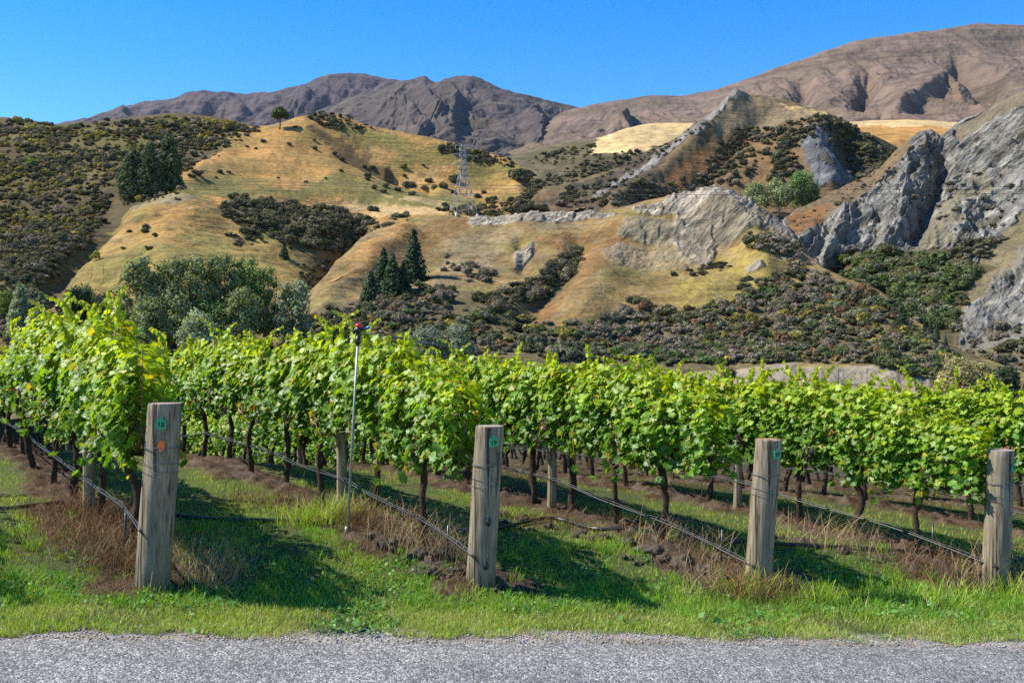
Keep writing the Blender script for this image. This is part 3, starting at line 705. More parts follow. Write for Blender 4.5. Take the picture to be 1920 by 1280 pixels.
# zones: layer, outline in the photograph, count, radius in photo px, palette, ragged edge, label, group
Z = [
 (M1, [(-60,235),(60,232),(170,236),(330,222),(440,236),(485,243),(400,288),(340,330),(335,370),(232,380),(225,330),(190,400),(170,450),(120,490),(0,520),(-60,520)], 2300, (4.8, 10), 'left', 8, 'scrub bush in the dense thicket on the shaded hill flank', 'scrub on the shaded hill flank'),
 (M1, [(-40,440),(150,440),(90,520),(60,560),(-40,560)], 190, (9, 15), 'dark', 6, 'scrub bush in the shaded hollow under the thicket slope', 'scrub in the shaded hollow'),  # darker bush colours stand in for the deep shadow low on this slope
 (M1, [(408,385),(450,370),(560,384),(640,395),(695,412),(685,440),(650,482),(610,470),(540,458),(425,405)], 260, (8, 14), 'dark', 4, 'dark scrub bush in the gully patch below the golden slope', 'scrub in the gully patch'),
 (M1, [(700,405),(765,400),(770,440),(720,462),(690,450)], 34, (7, 12), 'grey', 4, 'greyish scrub bush beside the gully above the tall conifers', 'greyish scrub above the conifers'),
 (M1, [(575,214),(640,216),(700,238),(640,246),(590,232)], 46, (5, 8), 'dark', 3, 'dark bush in the cap of scrub on top of the golden hill', 'scrub capping the golden hill'),
 (M1, [(815,268),(900,284),(962,302),(960,312),(880,300),(820,282)], 46, (5, 8), 'dark', 3, 'dark bush on the crest of the golden hill behind the pylon', 'crest bushes behind the pylon'),
 (M1, [(950,322),(1000,322),(1025,350),(1050,385),(1000,395),(960,380),(985,350)], 90, (6, 10), 'dark', 4, 'dark bush in the ravine at the end of the golden hill', 'ravine bushes'),
 (M1, [(820,390),(900,384),(960,376),(1060,374),(1060,400),(880,404),(825,399)], 90, (7, 11), 'dark', 3, 'dark bush in the belt behind the pylon base', 'bushes behind the pylon base'),
 (M1, [(425,440),(490,430),(500,450),(450,460)], 10, (8, 11), 'dark', 4, 'dark scrub bush on the spur face above the round grove', 'scrub on the spur face'),
 (M1, [(560,500),(640,490),(600,540),(560,560)], 24, (8, 12), 'dark', 4, 'scrub bush in the green dip beside the spur', 'scrub in the green dip'),
 (M1, [(0,560),(220,560),(220,600),(300,640),(560,650),(640,560),(660,600),(640,700),(0,700)], 230, (10, 18), 'front', 6, 'scrub bush on the valley edge by the round grove', 'scrub on the valley edge'),
 (M2, [(1000,350),(1120,300),(1200,290),(1270,255),(1260,275),(1150,345),(1060,370)], 0, (4, 7), 'dark', 3, '', ''),
 (M5, [(1010,340),(1120,290),(1230,283),(1280,262),(1270,285),(1150,340),(1040,366)], 150, (4, 7.5), 'dark', 4, 'dark bush in the ravine below the straw field', 'bushes below the straw field'),
 (M5, [(985,298),(1060,275),(1115,268),(1110,290),(1000,320)], 60, (3, 5), 'left', 3, 'small bush on the far green ridge', 'bushes on the far ridge'),
 (M3, [(1340,270),(1400,240),(1420,232),(1420,252),(1360,300),(1320,310)], 46, (6, 10), 'dark', 4, 'dark bush in the upper belt on the brown ridge', 'bushes on the brown ridge'),
 (M3, [(1300,340),(1350,300),(1440,240),(1470,230),(1470,260),(1420,310),(1380,350),(1310,365)], 70, (6, 11), 'dark', 4, 'dark bush on the middle belt of the brown ridge', 'bushes on the brown ridge'),
 (M3, [(1440,330),(1470,230),(1560,215),(1650,262),(1690,292),(1660,330),(1600,340),(1585,290),(1530,240),(1500,270),(1490,330),(1460,350)], 190, (6, 11), 'dark', 3, 'dark bush round the rock face on the brown ridge', 'bushes round the ridge rock'),
 (M3, [(1060,360),(1200,330),(1300,345),(1380,365),(1320,372),(1100,386),(1050,384)], 80, (6, 11), 'dark', 6, 'dark bush at the foot of the pale scree streak', 'bushes at the scree foot'),
 (M3, [(1100,345),(1240,270),(1350,210),(1330,230),(1200,320),(1100,360)], 40, (4, 6), 'grey', 4, 'low dry bush on the scree flank of the brown ridge', 'low bushes on the scree flank'),
 (M2, [(1055,478),(1085,474),(1095,490),(1060,530),(1000,565),(900,590),(900,560),(980,530),(1040,500)], 110, (9, 15), 'dark', 4, 'dark bush in the tongue of scrub running up the bleached hillside', 'scrub tongue on the bleached hillside'),
 (M2, [(830,478),(850,478),(900,500),(960,520),(900,540),(840,510)], 14, (9, 14), 'grey', 4, 'lone bush on the bleached hillside beside the conifers', 'lone bushes beside the conifers'),
 (M2, [(590,585),(700,560),(780,530),(850,540),(840,580),(900,590),(1010,600),(1010,660),(600,660)], 300, (9, 16), 'front', 5, 'scrub bush on the hillside foot below the tall conifers', 'scrub below the tall conifers'),
 (M2, [(1150,600),(1180,560),(1240,580),(1400,560),(1540,525),(1640,548),(1740,632),(1800,668),(1790,700),(1650,680),(1500,676),(1150,680),(1000,668),(1000,610)], 800, (9, 17), 'front', 4, 'scrub bush on the lower hillside above the road cutting', 'scrub above the road cutting'),
 (M2, [(1150,655),(1500,650),(1500,676),(1300,682),(1150,680)], 80, (12, 17), 'green', 2, 'green bush in the row along the top of the road cutting', 'green bushes along the cutting'),
 (M2, [(1620,672),(1800,660),(1800,710),(1760,716),(1690,694)], 40, (12, 18), 'green', 3, 'green bush beside the end of the road cutting', 'bushes at the end of the cutting'),
 (M2, [(1385,440),(1450,440),(1500,465),(1530,515),(1460,520),(1480,480),(1400,462)], 40, (8, 12), 'grey', 3, 'dry bush beside the rocky end of the bleached hillside', 'bushes beside the rocky end'),
 (M2, [(1340,490),(1380,495),(1300,520),(1260,512)], 12, (8, 12), 'dark', 4, 'dark bush on the yellow slope under the pale outcrop', 'bushes under the pale outcrop'),
 (M2, [(1400,520),(1520,500),(1560,520),(1440,560),(1380,560)], 40, (9, 14), 'front', 4, 'scrub bush on the yellow shoulder of the hillside', 'scrub on the yellow shoulder'),
 (M2, [(660,690),(900,670),(1150,690),(1500,722),(1740,742),(1900,752),(1900,790),(660,790)], 120, (10, 16), 'front', 6, 'scrub bush on the valley floor beyond the vines', 'scrub beyond the vines'),
 (M4, [(1570,490),(1650,472),(1760,478),(1830,505),(1800,560),(1800,620),(1700,600),(1600,545)], 210, (12, 20), 'green', 4, 'green bush in the deep gully under the grey cliff', 'bushes in the cliff gully'),
 (M4, [(1770,470),(1850,440),(1880,445),(1840,490),(1790,500)], 26, (9, 14), 'dark', 3, 'dark bush on the ledge of the grey cliff', 'bushes on the cliff ledge'),
 (M4, [(1800,650),(1920,610),(1960,640),(1960,760),(1800,720)], 60, (11, 18), 'front', 4, 'scrub bush at the foot of the grey cliff', 'scrub at the cliff foot'),
 (M4, [(1480,412),(1560,368),(1690,280),(1700,300),(1600,370),(1500,430)], 26, (3, 6), 'grey', 3, 'small dry bush on the cliff edge slope', 'small bushes on the cliff edge'),
 (M4, [(1680,390),(1760,300),(1900,330),(1920,420),(1800,440)], 26, (5, 9), 'grey', 3, 'small dry bush on the cliff face', 'small bushes on the cliff face'),
]
rs = np.random.default_rng(21)
pal_meshes = {}
ALLPAL = [OLIVE, DKOL, GREYB, YELOL, RUSTB, DKG, BRG * .55, GREYG]
def pal_index(c): return [i for i, p in enumerate(ALLPAL) if np.allclose(p, c)][0]
bushes = []                      # (radius px, position, radius m, colour index, zone)
for zi, (L, poly, n, (r0, r1), pal, jit, lab, grp) in enumerate(Z):
    n = int(n * 1.9); poly = np.asarray(poly, float); lo = poly.min(0); hi = poly.max(0); got = 0; tries = 0
    ws = np.array([w for _, w in PALS[pal]]); ws = ws / ws.sum()
    while got < n and tries < n * 50:
        tries += 1
        x = rs.uniform(lo[0] - jit, hi[0] + jit); y = rs.uniform(lo[1] - jit, hi[1] + jit)
        if not inpoly(poly, np.array([x + rs.normal() * jit * .5]), np.array([y + rs.normal() * jit * .5]))[0]: continue
        p = at(L, x, y)
        if p is None: continue
        if zi == 0 and pn(p[0] / 38, p[1] / 60 + p[2] / 30, 14) < -.12 and rs.random() < .8: continue
        rp = (r0 * .8 + (r1 * 1.12 - r0 * .8) * rs.random() ** 1.8) * (1 + .5 * pn(x / 40, y / 25, 8)); rm = rp / F * p[1]
        ci = pal_index(PALS[pal][rs.choice(len(ws), p=ws)][0])
        # patches of one colour sit together
        if pn(p[0] / 30, p[1] / 30, 3) > .25 and pal in ('left', 'front') and rs.random() < .6: ci = pal_index(YELOL if pal == 'left' else GREYB)
        bushes.append((rp, p, rm, ci, zi)); got += 1
# bushes dotted one by one over the golden hill
DOTS = [(697,318,9),(685,312,7),(640,323,6),(757,318,9),(795,312,5),(759,331,6),(690,338,7),(700,352,9),(690,333,9),(722,350,9),(720,362,9),(744,357,9),(770,350,15),(773,366,9),(800,342,9),(794,352,8),(790,358,8),(812,355,9),(834,355,12),(828,345,7),(853,340,16),(893,368,10),(907,363,8),(925,375,8),(851,362,8),
        (558,335,8),(575,340,5),(520,335,4),(610,338,4),(495,265,7),(477,278,5),(460,255,6),(444,257,5),(543,272,6),(588,277,7),(628,288,7),(640,302,8),(590,260,5),(553,240,5),(415,322,7),(431,325,6),(375,326,10),(362,330,7),(356,328,6),(363,320,6),(404,334,5),(460,277,5),
        (275,425,9),(270,435,11),(290,440,7),(240,432,6),(278,465,8),(88,520,13),(110,518,11),(68,508,9),(230,464,6),(700,395,13),(545,465,6),(610,505,8)]
iso = []
for x, y, r in DOTS:
    p = at(M1, x, y)
    if p is not None: iso.append((r, p, r / F * p[1]))
# unit meshes
UB = {}
for ci, c in enumerate(ALLPAL):
    for k in range(4):
        UB[ci, k] = bush(np.random.default_rng(1000 + ci * 10 + k), 130, c, size=.2, lobes=6)
NEARB = {}
def near_mesh(ci, k):
    if (ci, k) not in NEARB:
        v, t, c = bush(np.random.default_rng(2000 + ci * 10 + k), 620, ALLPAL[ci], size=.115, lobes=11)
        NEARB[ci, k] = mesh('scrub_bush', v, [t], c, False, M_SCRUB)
    return NEARB[ci, k]
bushes.sort(key=lambda b: -b[0])
NIND = 300 - len(iso)
for rp, p, rm, ci, zi in bushes[:NIND]:
    o = link('scrub_bush', near_mesh(ci, rs.integers(4)))
    o.location = p - np.array([0, 0, rm * .15]); o.rotation_euler = (0, 0, rs.uniform(0, 6.28)); o.scale = (rm, rm, rm * rs.uniform(.75, 1.1))
    tag(o, Z[zi][6], 'bush', Z[zi][7])
dk = pal_index(DKOL)
for r, p, rm in iso:
    o = link('scrub_bush', near_mesh(dk if rs.random() < .7 else pal_index(OLIVE), rs.integers(4)))
    o.location = p - np.array([0, 0, rm * .1]); o.rotation_euler = (0, 0, rs.uniform(0, 6.28)); o.scale = (rm, rm, rm * 1.05)
    tag(o, 'small dark bush dotted alone on the golden grass slope', 'bush', 'lone bushes on the golden hill')
V = []; T = []; C = []; k = 0
for rp, p, rm, ci, zi in bushes[NIND:]:
    v, t, c = UB[ci, rs.integers(4)]
    a = rs.uniform(0, 6.28); ca, sa = np.cos(a), np.sin(a)
    w = v * np.array([rm * rs.uniform(.75, 1.5), rm * rs.uniform(.75, 1.3), rm * rs.uniform(.6, 1.25)])
    w = np.stack([w[:, 0] * ca - w[:, 1] * sa, w[:, 0] * sa + w[:, 1] * ca, w[:, 2]], -1) + p - np.array([0, 0, rm * .15])
    V.append(w); T.append(t + k); C.append(c * rs.uniform(.75, 1.3)); k += len(v)
o = link('scrub', mesh('scrub', np.vstack(V), [np.vstack(T)], np.vstack(C), False, M_SCRUB))
tag(o, 'dense olive and brown scrub covering the hill flanks', 'scrub', kind='stuff')

# ------------------------------------------------------------------ trees
def crown_lobes(lobes, n, size, col, rng, var=.25, core=.72):
    V = []; T = []; C = []; k = 0; area = sum(r[3] ** 2 for r in lobes)
    for (x, y, z, r) in lobes:
        m = max(12, int(n * r * r / area)); d = unit(rng.normal(size=(m, 3)))
        P = np.array([x, y, z]) + d * r * rng.uniform(.72, 1.12, (m, 1))
        cc = np.asarray(col) * rng.uniform(1 - var, 1 + var) * rng.uniform(.65, 1.35, (m, 1))
        v, f, c = clumps(P, d, size * rng.uniform(.6, 1.25, m), cc, rng, 3)
        V.append(v); T.append(f + k); C.append(c); k += len(v)
        if core:
            iv, it = ico(); v = iv * r * core * rng.uniform(.85, 1.1, (len(iv), 1)) + np.array([x, y, z])
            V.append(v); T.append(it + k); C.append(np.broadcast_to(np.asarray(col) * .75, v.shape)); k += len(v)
    return np.vstack(V), np.vstack(T), np.vstack(C)

def tree(name, pos, h, wd, kind, col, label, group=None, seed=0, bark=None, lean=0):
    rng = np.random.default_rng(seed); root = empty(name, tuple(pos)); tag(root, label, 'tree', group)
    tb = MB(); lob = []
    if kind == 'round':
        top = h * .62
        tb.tube([(0, 0, -1), (lean * .3, 0, h * .2), (lean * .6, 0, h * .45), (lean, 0, top)], [h * .028, h * .022, h * .016, h * .006], 7)
        nl = 22
        for i in range(nl):
            f = (i + .5) / nl; z = h * (.24 + .66 * f); env = wd * .5 * (math.sin(math.pi * min(1, .22 + .72 * f)) ** .6)
            th = i * 2.4 + rng.uniform(-.5, .5); rr = env * rng.uniform(.35, .8); r = wd * rng.uniform(.14, .24)
            x, y = rr * math.cos(th) + lean * f, rr * math.sin(th); lob.append((x, y, z, r))
            if i % 2 == 0: tb.tube([(lean * .4 * f, 0, z * .55), (x * .5, y * .5, z * .8), (x, y, z)], [h * .011, h * .008, h * .003], 5)
        v, t, c = crown_lobes(lob, 2600, wd * .034, col, rng, core=.6)
    elif kind == 'column':
        tb.tube([(0, 0, -1), (0, 0, h * .5), (0, 0, h * .95)], [h * .03, h * .02, h * .004], 7)
        for i in range(34):
            f = (i + .5) / 34; z = h * (.04 + .92 * f); env = wd * .5 * (1 - f ** 2.2) * (.75 + .25 * min(1, f * 4)) + wd * .03
            th = i * 2.4; rr = env * rng.uniform(.25, .7); r = wd * rng.uniform(.18, .26) * (1.05 - .6 * f)
            lob.append((rr * math.cos(th), rr * math.sin(th), z, r))
        v, t, c = crown_lobes(lob, 2600, wd * .045, col, rng)
    elif kind == 'willow':
        tb.tube([(0, 0, -1), (0, 0, h * .3), (0, 0, h * .7)], [h * .03, h * .022, h * .006], 7)
        for i in range(26):
            th = i * 2.4; f = (i + .5) / 26; rr = wd * .4 * math.sqrt(f) * rng.uniform(.7, 1.1); z = h * (.82 - .5 * f ** 1.5) * rng.uniform(.75, 1.08)
            lob.append((rr * math.cos(th), rr * math.sin(th), z, wd * rng.uniform(.12, .2)))
            tb.tube([(0, 0, h * .25), (rr * .5 * math.cos(th), rr * .5 * math.sin(th), z * .7), (rr * math.cos(th), rr * math.sin(th), z)], [h * .01, h * .007, h * .002], 4)
        v, t, c = crown_lobes(lob, 2600, wd * .032, col, rng, core=.55)
    elif kind == 'umbrella':
        tb.tube([(0, 0, -1), (h * .02, 0, h * .3), (0, 0, h * .55), (h * .02, 0, h * .85)], [h * .035, h * .028, h * .02, h * .006], 7)
        for i in range(15):
            th = i * 2.4; f = (i + .5) / 15; rr = wd * .38 * math.sqrt(f); z = h * (.86 - .3 * f ** 1.6) * rng.uniform(.92, 1.05)
            lob.append((rr * math.cos(th), rr * math.sin(th), z, wd * rng.uniform(.14, .2)))
            tb.tube([(0, 0, h * .45), (rr * .6 * math.cos(th), rr * .6 * math.sin(th), z * .85), (rr * math.cos(th), rr * math.sin(th), z)], [h * .013, h * .01, h * .003], 5)
        v, t, c = crown_lobes(lob, 1300, wd * .06, col, rng)
    else:                                                     # conifer: whorls of drooping branches with needle sprays
        tb.tube([(0, 0, -1), (0, 0, h * .5), (0, 0, h * .99)], [h * .022, h * .014, h * .002], 7)
        P = []; D = []
        nb = 150
        for i in range(nb):
            f = i / nb; z = h * (.06 + .92 * f); Lb = wd * .5 * (1 - f) ** .85 * rng.uniform(.72, 1.12) + wd * .02; th = i * 2.39996
            ks = max(4, int(20 * (1 - f))); s = np.sqrt(rng.uniform(.02, 1, ks)); side = rng.normal(size=ks) * .16 * Lb * s
            dx, dy = math.cos(th), math.sin(th)
            P.append(np.stack([dx * s * Lb - dy * side, dy * s * Lb + dx * side, z - Lb * s ** 1.5 * .28 + Lb * .1 * s ** 4 + rng.normal(size=ks) * .012 * h], -1))
            D.append(np.stack([dx * s * .6, dy * s * .6, np.full(ks, .7)], -1))
        P = np.vstack(P); D = unit(np.vstack(D)); m = len(P)
        cc = np.asarray(col) * rng.uniform(.6, 1.4, (m, 1))
        v, t, c = clumps(P, D, wd * .062 * rng.uniform(.7, 1.3, m), cc, rng)
        k = len(v); cv = MB(); cv.tube([(0, 0, h * .05), (0, 0, h * .5), (0, 0, h * .95)], [wd * .27, wd * .14, wd * .01], 9)
        vv = np.vstack(cv.v); v = np.vstack([v, vv]); t2 = np.vstack(cv.q); t = np.vstack([t, t2[:, :3] + k, t2[:, [0, 2, 3]] + k])
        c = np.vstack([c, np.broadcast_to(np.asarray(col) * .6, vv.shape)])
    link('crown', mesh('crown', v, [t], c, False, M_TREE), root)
    link('trunk', tb.mesh('trunk', bark or M_BARK), root)
    return root

EUC = np.array([.165, .19, .078]); PINEG = np.array([.10, .14, .04]); SILV = np.array([.23, .27, .155]); DKCON = np.array([.034, .062, .03]); WIL = np.array([.20, .22, .145])
TREES = [
 # name, layer, px, base py, top py, width px, kind, colour, label, group
 ('pine_tree', M1, 527, 243, 200, 34, 'umbrella', PINEG * .6, 'lone pine with a round crown on the shoulder of the golden hill', None),
 ('cypress_tree', M1, 250, 372, 276, 70, 'column', np.array([.06, .085, .038]), 'shortest dark cypress at the downhill end of its clump', None),
 ('cypress_tree', M1, 280, 366, 264, 58, 'column', np.array([.055, .078, .036]), 'middle dark cypress half hidden in the clump of three', None),
 ('cypress_tree', M1, 312, 362, 252, 76, 'column', np.array([.06, .085, .038]), 'tallest dark cypress of the clump on the bench above the spur', None),
 ('grove_tree', M1, 258, 665, 474, 96, 'round', EUC, 'grey-green tree at the outer edge of the round grove with bare lower trunk', None),
 ('grove_tree', M1, 315, 655, 476, 84, 'round', EUC * .9, 'grey-green tree in the round grove beside the edge tree with the bare trunk', None),
 ('grove_tree', M1, 358, 655, 468, 84, 'round', EUC, 'tree crowning the middle of the round grove behind the silvery shrub', None),
 ('grove_tree', M1, 412, 655, 465, 90, 'round', EUC * .85, 'tallest tree in the round grove', None),
 ('grove_tree', M1, 458, 655, 470, 84, 'round', PINEG * 1.35, 'dark green tree on the far side of the round grove', None),
 ('grove_tree', M1, 498, 660, 488, 66, 'round', PINEG * 1.45, 'dark tree at the sloping end of the round grove', None),
 ('grove_tree', M1, 335, 668, 540, 84, 'round', EUC * 1.05, 'shorter pale tree low in front of the round grove', None),
 ('grove_tree', M1, 400, 672, 560, 80, 'round', PINEG * 1.2, 'dark shorter tree in the shaded front of the round grove', None),
 ('grove_tree', M1, 455, 672, 530, 76, 'round', EUC * 1.05, 'pale leaning tree low at the front of the round grove', None),
 ('grove_tree', M1, 280, 690, 560, 90, 'round', EUC * .95, 'low broad tree under the edge of the round grove', None),
 ('silver_tree', M1, 548, 672, 518, 84, 'round', SILV * .8, 'silvery tree standing just beyond the end of the round grove', None),
 ('silver_shrub', M1, 368, 700, 576, 84, 'willow', SILV, 'silvery shrub in front of the round grove', None),
 ('green_shrub', M1, 440, 690, 604, 62, 'willow', np.array([.085, .11, .055]), 'rounded green shrub at the front foot of the round grove', None),
 ('green_shrub', M1, 620, 690, 588, 60, 'willow', np.array([.10, .12, .035]), 'yellow-green shrub between the silvery tree and the conifers', None),
 ('silver_tree', M1, 38, 642, 530, 62, 'column', SILV * .85, 'silvery upright tree above the far track', None),
 ('silver_tree', M1, 78, 630, 545, 40, 'column', SILV * .7, 'narrower silvery tree beside the upright one above the far track', None),
 ('green_shrub', M1, 14, 600, 540, 46, 'willow', np.array([.13, .17, .03]), 'bright green shrub beside the silvery upright tree', None),
 ('dark_shrub', M1, 150, 610, 536, 72, 'round', np.array([.04, .062, .025]), 'dark green rounded shrub at the foot of the golden spur', None),
 ('dark_shrub', M1, 188, 612, 550, 46, 'round', np.array([.045, .06, .03]), 'smaller dark shrub next to the rounded one at the spur foot', None),
 ('yellow_shrub', M1, 176, 487, 470, 20, 'willow', np.array([.22, .22, .035]), 'small yellow-green shrub alone on the golden spur', None),
 ('green_shrub', M1, 59, 312, 296, 18, 'willow', np.array([.13, .20, .03]), 'bright green small tree amid the dark scrub flank', None),
 ('young_conifer', M1, 535, 480, 455, 24, 'conifer', DKCON * 1.3, 'small conifer by itself in the green dip below the gully patch', None),
 ('young_conifer', M1, 605, 543, 522, 18, 'conifer', DKCON * 1.4, 'tiny conifer lowest in the green dip', None),
 ('conifer', M2, 773, 525, 428, 60, 'conifer', DKCON, 'tallest dark conifer with pointed tip on the bleached hillside', None),
 ('conifer', M2, 716, 545, 464, 56, 'conifer', DKCON, 'second dark conifer standing apart from the tallest', None),
 ('conifer', M2, 738, 548, 474, 54, 'conifer', DKCON * 1.1, 'middle dark conifer between the two taller ones', None),
 ('conifer', M2, 692, 562, 508, 48, 'conifer', DKCON, 'low dark conifer at the downhill end of the conifer clump', None),
 ('conifer', M2, 754, 545, 488, 36, 'conifer', DKCON * .9, 'conifer hidden at the foot of the tallest one', None),
 ('willow_tree', M2, 800, 690, 606, 84, 'willow', WIL, 'pale grey willow behind the vines beyond the sprinkler', None),
 ('willow_tree', M2, 856, 695, 604, 74, 'willow', WIL * .95, 'second pale willow touching the first behind the vines', None),
 ('poplar_tree', M3, 1415, 396, 340, 60, 'willow', np.array([.19, .22, .09]), 'pale green tree at the outer edge of the small light grove', None),
 ('poplar_tree', M3, 1462, 402, 330, 66, 'willow', np.array([.19, .215, .10]), 'pale tree with white trunks in the middle of the light grove', None),
 ('poplar_tree', M3, 1502, 396, 318, 58, 'round', np.array([.12, .18, .05]), 'brightest green tree of the small light grove', None),
 ('poplar_tree', M3, 1524, 392, 340, 34, 'round', np.array([.08, .115, .045]), 'dark tree at the back of the light grove', None),
 ('young_conifer', M2, 1690, 612, 568, 30, 'conifer', np.array([.035, .06, .028]), 'young conifer tallest of those at the gully edge', None),
 ('young_conifer', M2, 1732, 628, 592, 16, 'conifer', np.array([.035, .06, .028]), 'slim young conifer left of the close pair in the gully', None),
 ('young_conifer', M2, 1745, 634, 597, 18, 'conifer', np.array([.035, .06, .028]), 'young conifer second in the close trio by the gully', None),
 ('young_conifer', M2, 1756, 632, 596, 14, 'conifer', np.array([.035, .06, .028]), 'young conifer nearest the cliff in the close trio', None),
 ('young_conifer', M2, 1772, 648, 627, 12, 'conifer', np.array([.035, .06, .028]), 'tiny conifer lowest down by the cliff foot', None),
 ('green_shrub', M2, 1365, 722, 684, 38, 'willow', np.array([.07, .09, .035]), 'single dark green shrub in front of the road cutting', None),
 ('willow_tree', M2, 1795, 748, 668, 90, 'willow', np.array([.26, .22, .10]), 'broad tawny willow at the end of the road cutting', None),
 ('willow_tree', M2, 1840, 752, 672, 74, 'willow', np.array([.25, .21, .095]), 'tawny willow beside the broad one below the cliff', None),
 ('dark_shrub', M2, 1885, 750, 690, 64, 'round', np.array([.035, .05, .025]), 'dark rounded tree next to the tawny willows', None),
]
for i, (nm, L, px, by, ty, wpx, kind, col, lab, grp) in enumerate(TREES):
    p = at(L, px, by)
    d = p[1]; h = (by - ty) / F * d; p = p.copy(); p[2] -= .3
    h = p[2] * 0 + (640 - ty) / F * d - p[2]
    tree(nm, p, h, wpx / F * d, kind, col, lab, grp, 300 + i, M_BARKPALE if 'poplar' in nm or 'grove' in nm else None)

# ------------------------------------------------------------------ pylon, lines, poles, fence
M_STEEL = simple_mat('galvanised_steel', (.26, .275, .29), .6, .1, vary=.15, scale=2)
M_CABLE = simple_mat('cable', (.03, .03, .03), .6, .2, vary=.1)
M_CONC = simple_mat('concrete', (.5, .47, .42), .9, vary=.2, scale=4)
pb = at(M2, 868, 408); pd = 442.
pb = P3(868, 404, pd); H = (404 - 272) / F * pd
py_ = empty('pylon', tuple(pb), math.radians(24)); tag(py_, 'grey steel lattice pylon on the crest in front of the golden hill', 'pylon')
W0 = 5.0; W1 = 1.25
def pw(f): return W0 + (W1 - W0) * min(1, f / .62) if f < .62 else W1 - .25 * (f - .62) / .38
body = MB(); levels = [0, .17, .32, .45, .56, .64, .72, .80, .88, .96, 1.0]; rr = .16
for s in ((1, 1), (1, -1), (-1, -1), (-1, 1)):
    for a, b in zip(levels[:-1], levels[1:]):
        body.bar((s[0]*pw(a), s[1]*pw(a), a*H), (s[0]*pw(b), s[1]*pw(b), b*H), rr)
cs = [(1, 1), (1, -1), (-1, -1), (-1, 1)]
for a, b in zip(levels[:-1], levels[1:]):
    for i in range(4):
        p, q = cs[i], cs[(i + 1) % 4]
        A = lambda c, f: (c[0]*pw(f), c[1]*pw(f), f*H)
        body.bar(A(p, a), A(q, b), .07); body.bar(A(q, a), A(p, b), .085)
        body.bar(A(p, b), A(q, b), .085)
body.build('tower_frame', M_STEEL, py_)
for f, Lx in ((.985, 3.6), (.855, 5.4), (.72, 4.2)):
    arm = MB()
    for sx in (-1, 1):
        tip = (sx * Lx, 0, f * H)
        for sy in (-1, 1):
            arm.bar((sx * pw(f) * .9, sy * pw(f) * .9, f * H - .1), tip, .09); arm.bar((sx * pw(f) * .9, sy * pw(f) * .9, f * H + 1.0), tip, .07)
        for g in (.4, .7):
            arm.bar((sx * (pw(f) + (Lx - pw(f)) * g), -pw(f) * (1 - g), f * H), (sx * (pw(f) + (Lx - pw(f)) * g), pw(f) * (1 - g), f * H), .07)
        arm.bar((sx * Lx * .97, 0, f * H - .02), (sx * Lx * .97, 0, f * H - 1.9), .11, 6)
    arm.bar((-Lx, 0, f * H), (Lx, 0, f * H), .07)
    arm.build('cross_arm', M_STEEL, py_)
foot = MB()
for s in cs: foot.box((s[0]*W0 - .5, s[1]*W0 - .5, -2.5), (s[0]*W0 + .5, s[1]*W0 + .5, .25))
foot.build('footing', M_CONC, py_)

def cable(name, pts, r, label, n=40, sag=0, cat='power line', grp=None, mat=None):
    pts = np.asarray(pts, float); t = np.linspace(0, 1, n)[:, None]
    if len(pts) == 2:
        q = pts[0] + (pts[1] - pts[0]) * t; q[:, 2] -= sag * 4 * (t * (1 - t))[:, 0]
    else: q = pchip(np.linspace(0, 1, len(pts)), pts, t[:, 0])
    m = MB(); m.tube(q, r, 6); o = m.build(name, mat or M_CABLE); tag(o, label, cat, grp); return o
for k, (ya, yb, lab) in enumerate(((344, 349, 'highest of the thin power lines strung across the hillsides'), (350, 354, 'second highest thin power line strung across the hillsides'), (360, 362, 'lowest of the thin power lines strung across the hillsides'))):
    cable('power_line', [P3(290, ya - 6, 448), P3(960, ya + 4, 402), P3(2100, yb + 1, 318)], .075, lab, 60)
cable('power_line', [P3(-60, 495, 260), P3(160, 452, 330)], .05, 'thin power line crossing the shaded hollow', sag=1)
cable('power_line', [P3(-60, 515, 260), P3(160, 480, 330)], .05, 'lower thin power line crossing the shaded hollow', sag=1)
M_POLE = simple_mat('weathered_pole', (.24, .21, .17), .9, vary=.3, scale=6)
pp = at(M2, 1571, 716); pole = empty('utility_pole', tuple(pp)); tag(pole, 'thin wooden utility pole standing against the road cutting', 'pole')
m = MB(); hh = 42 / F * pp[1]; m.tube([(0, 0, -.3), (0, 0, hh)], [.14, .10], 8); m.build('shaft', M_POLE, pole)
m = MB(); m.box((-.5, -.06, hh - .45), (.5, .06, hh - .3)); m.build('cross_arm', M_POLE, pole)
ORD = ['first', 'second', 'third', 'fourth', 'fifth', 'sixth', 'seventh', 'eighth', 'ninth', 'tenth', 'eleventh', 'twelfth', 'thirteenth', 'fourteenth', 'fifteenth', 'sixteenth', 'seventeenth', 'eighteenth', 'nineteenth', 'twentieth']
for k, (x, y, hp) in enumerate([(1546,676,13),(1580,674,13),(1602,673,12),(1615,671,12),(1657,664,13),(1686,660,14),(1716,660,12),(1773,678,16)]):
    p = at(M2, x, y); m = MB(); m.tube([(0, 0, -.3), (.02, 0, hp / F * p[1] + .3)], .07, 6)
    o = m.build('fence_post', M_POLE); o.location = p
    tag(o, ORD[k] + ' thin fence post along the top of the road cutting, counted from the grove side', 'fence post', 'fence posts above the cutting')
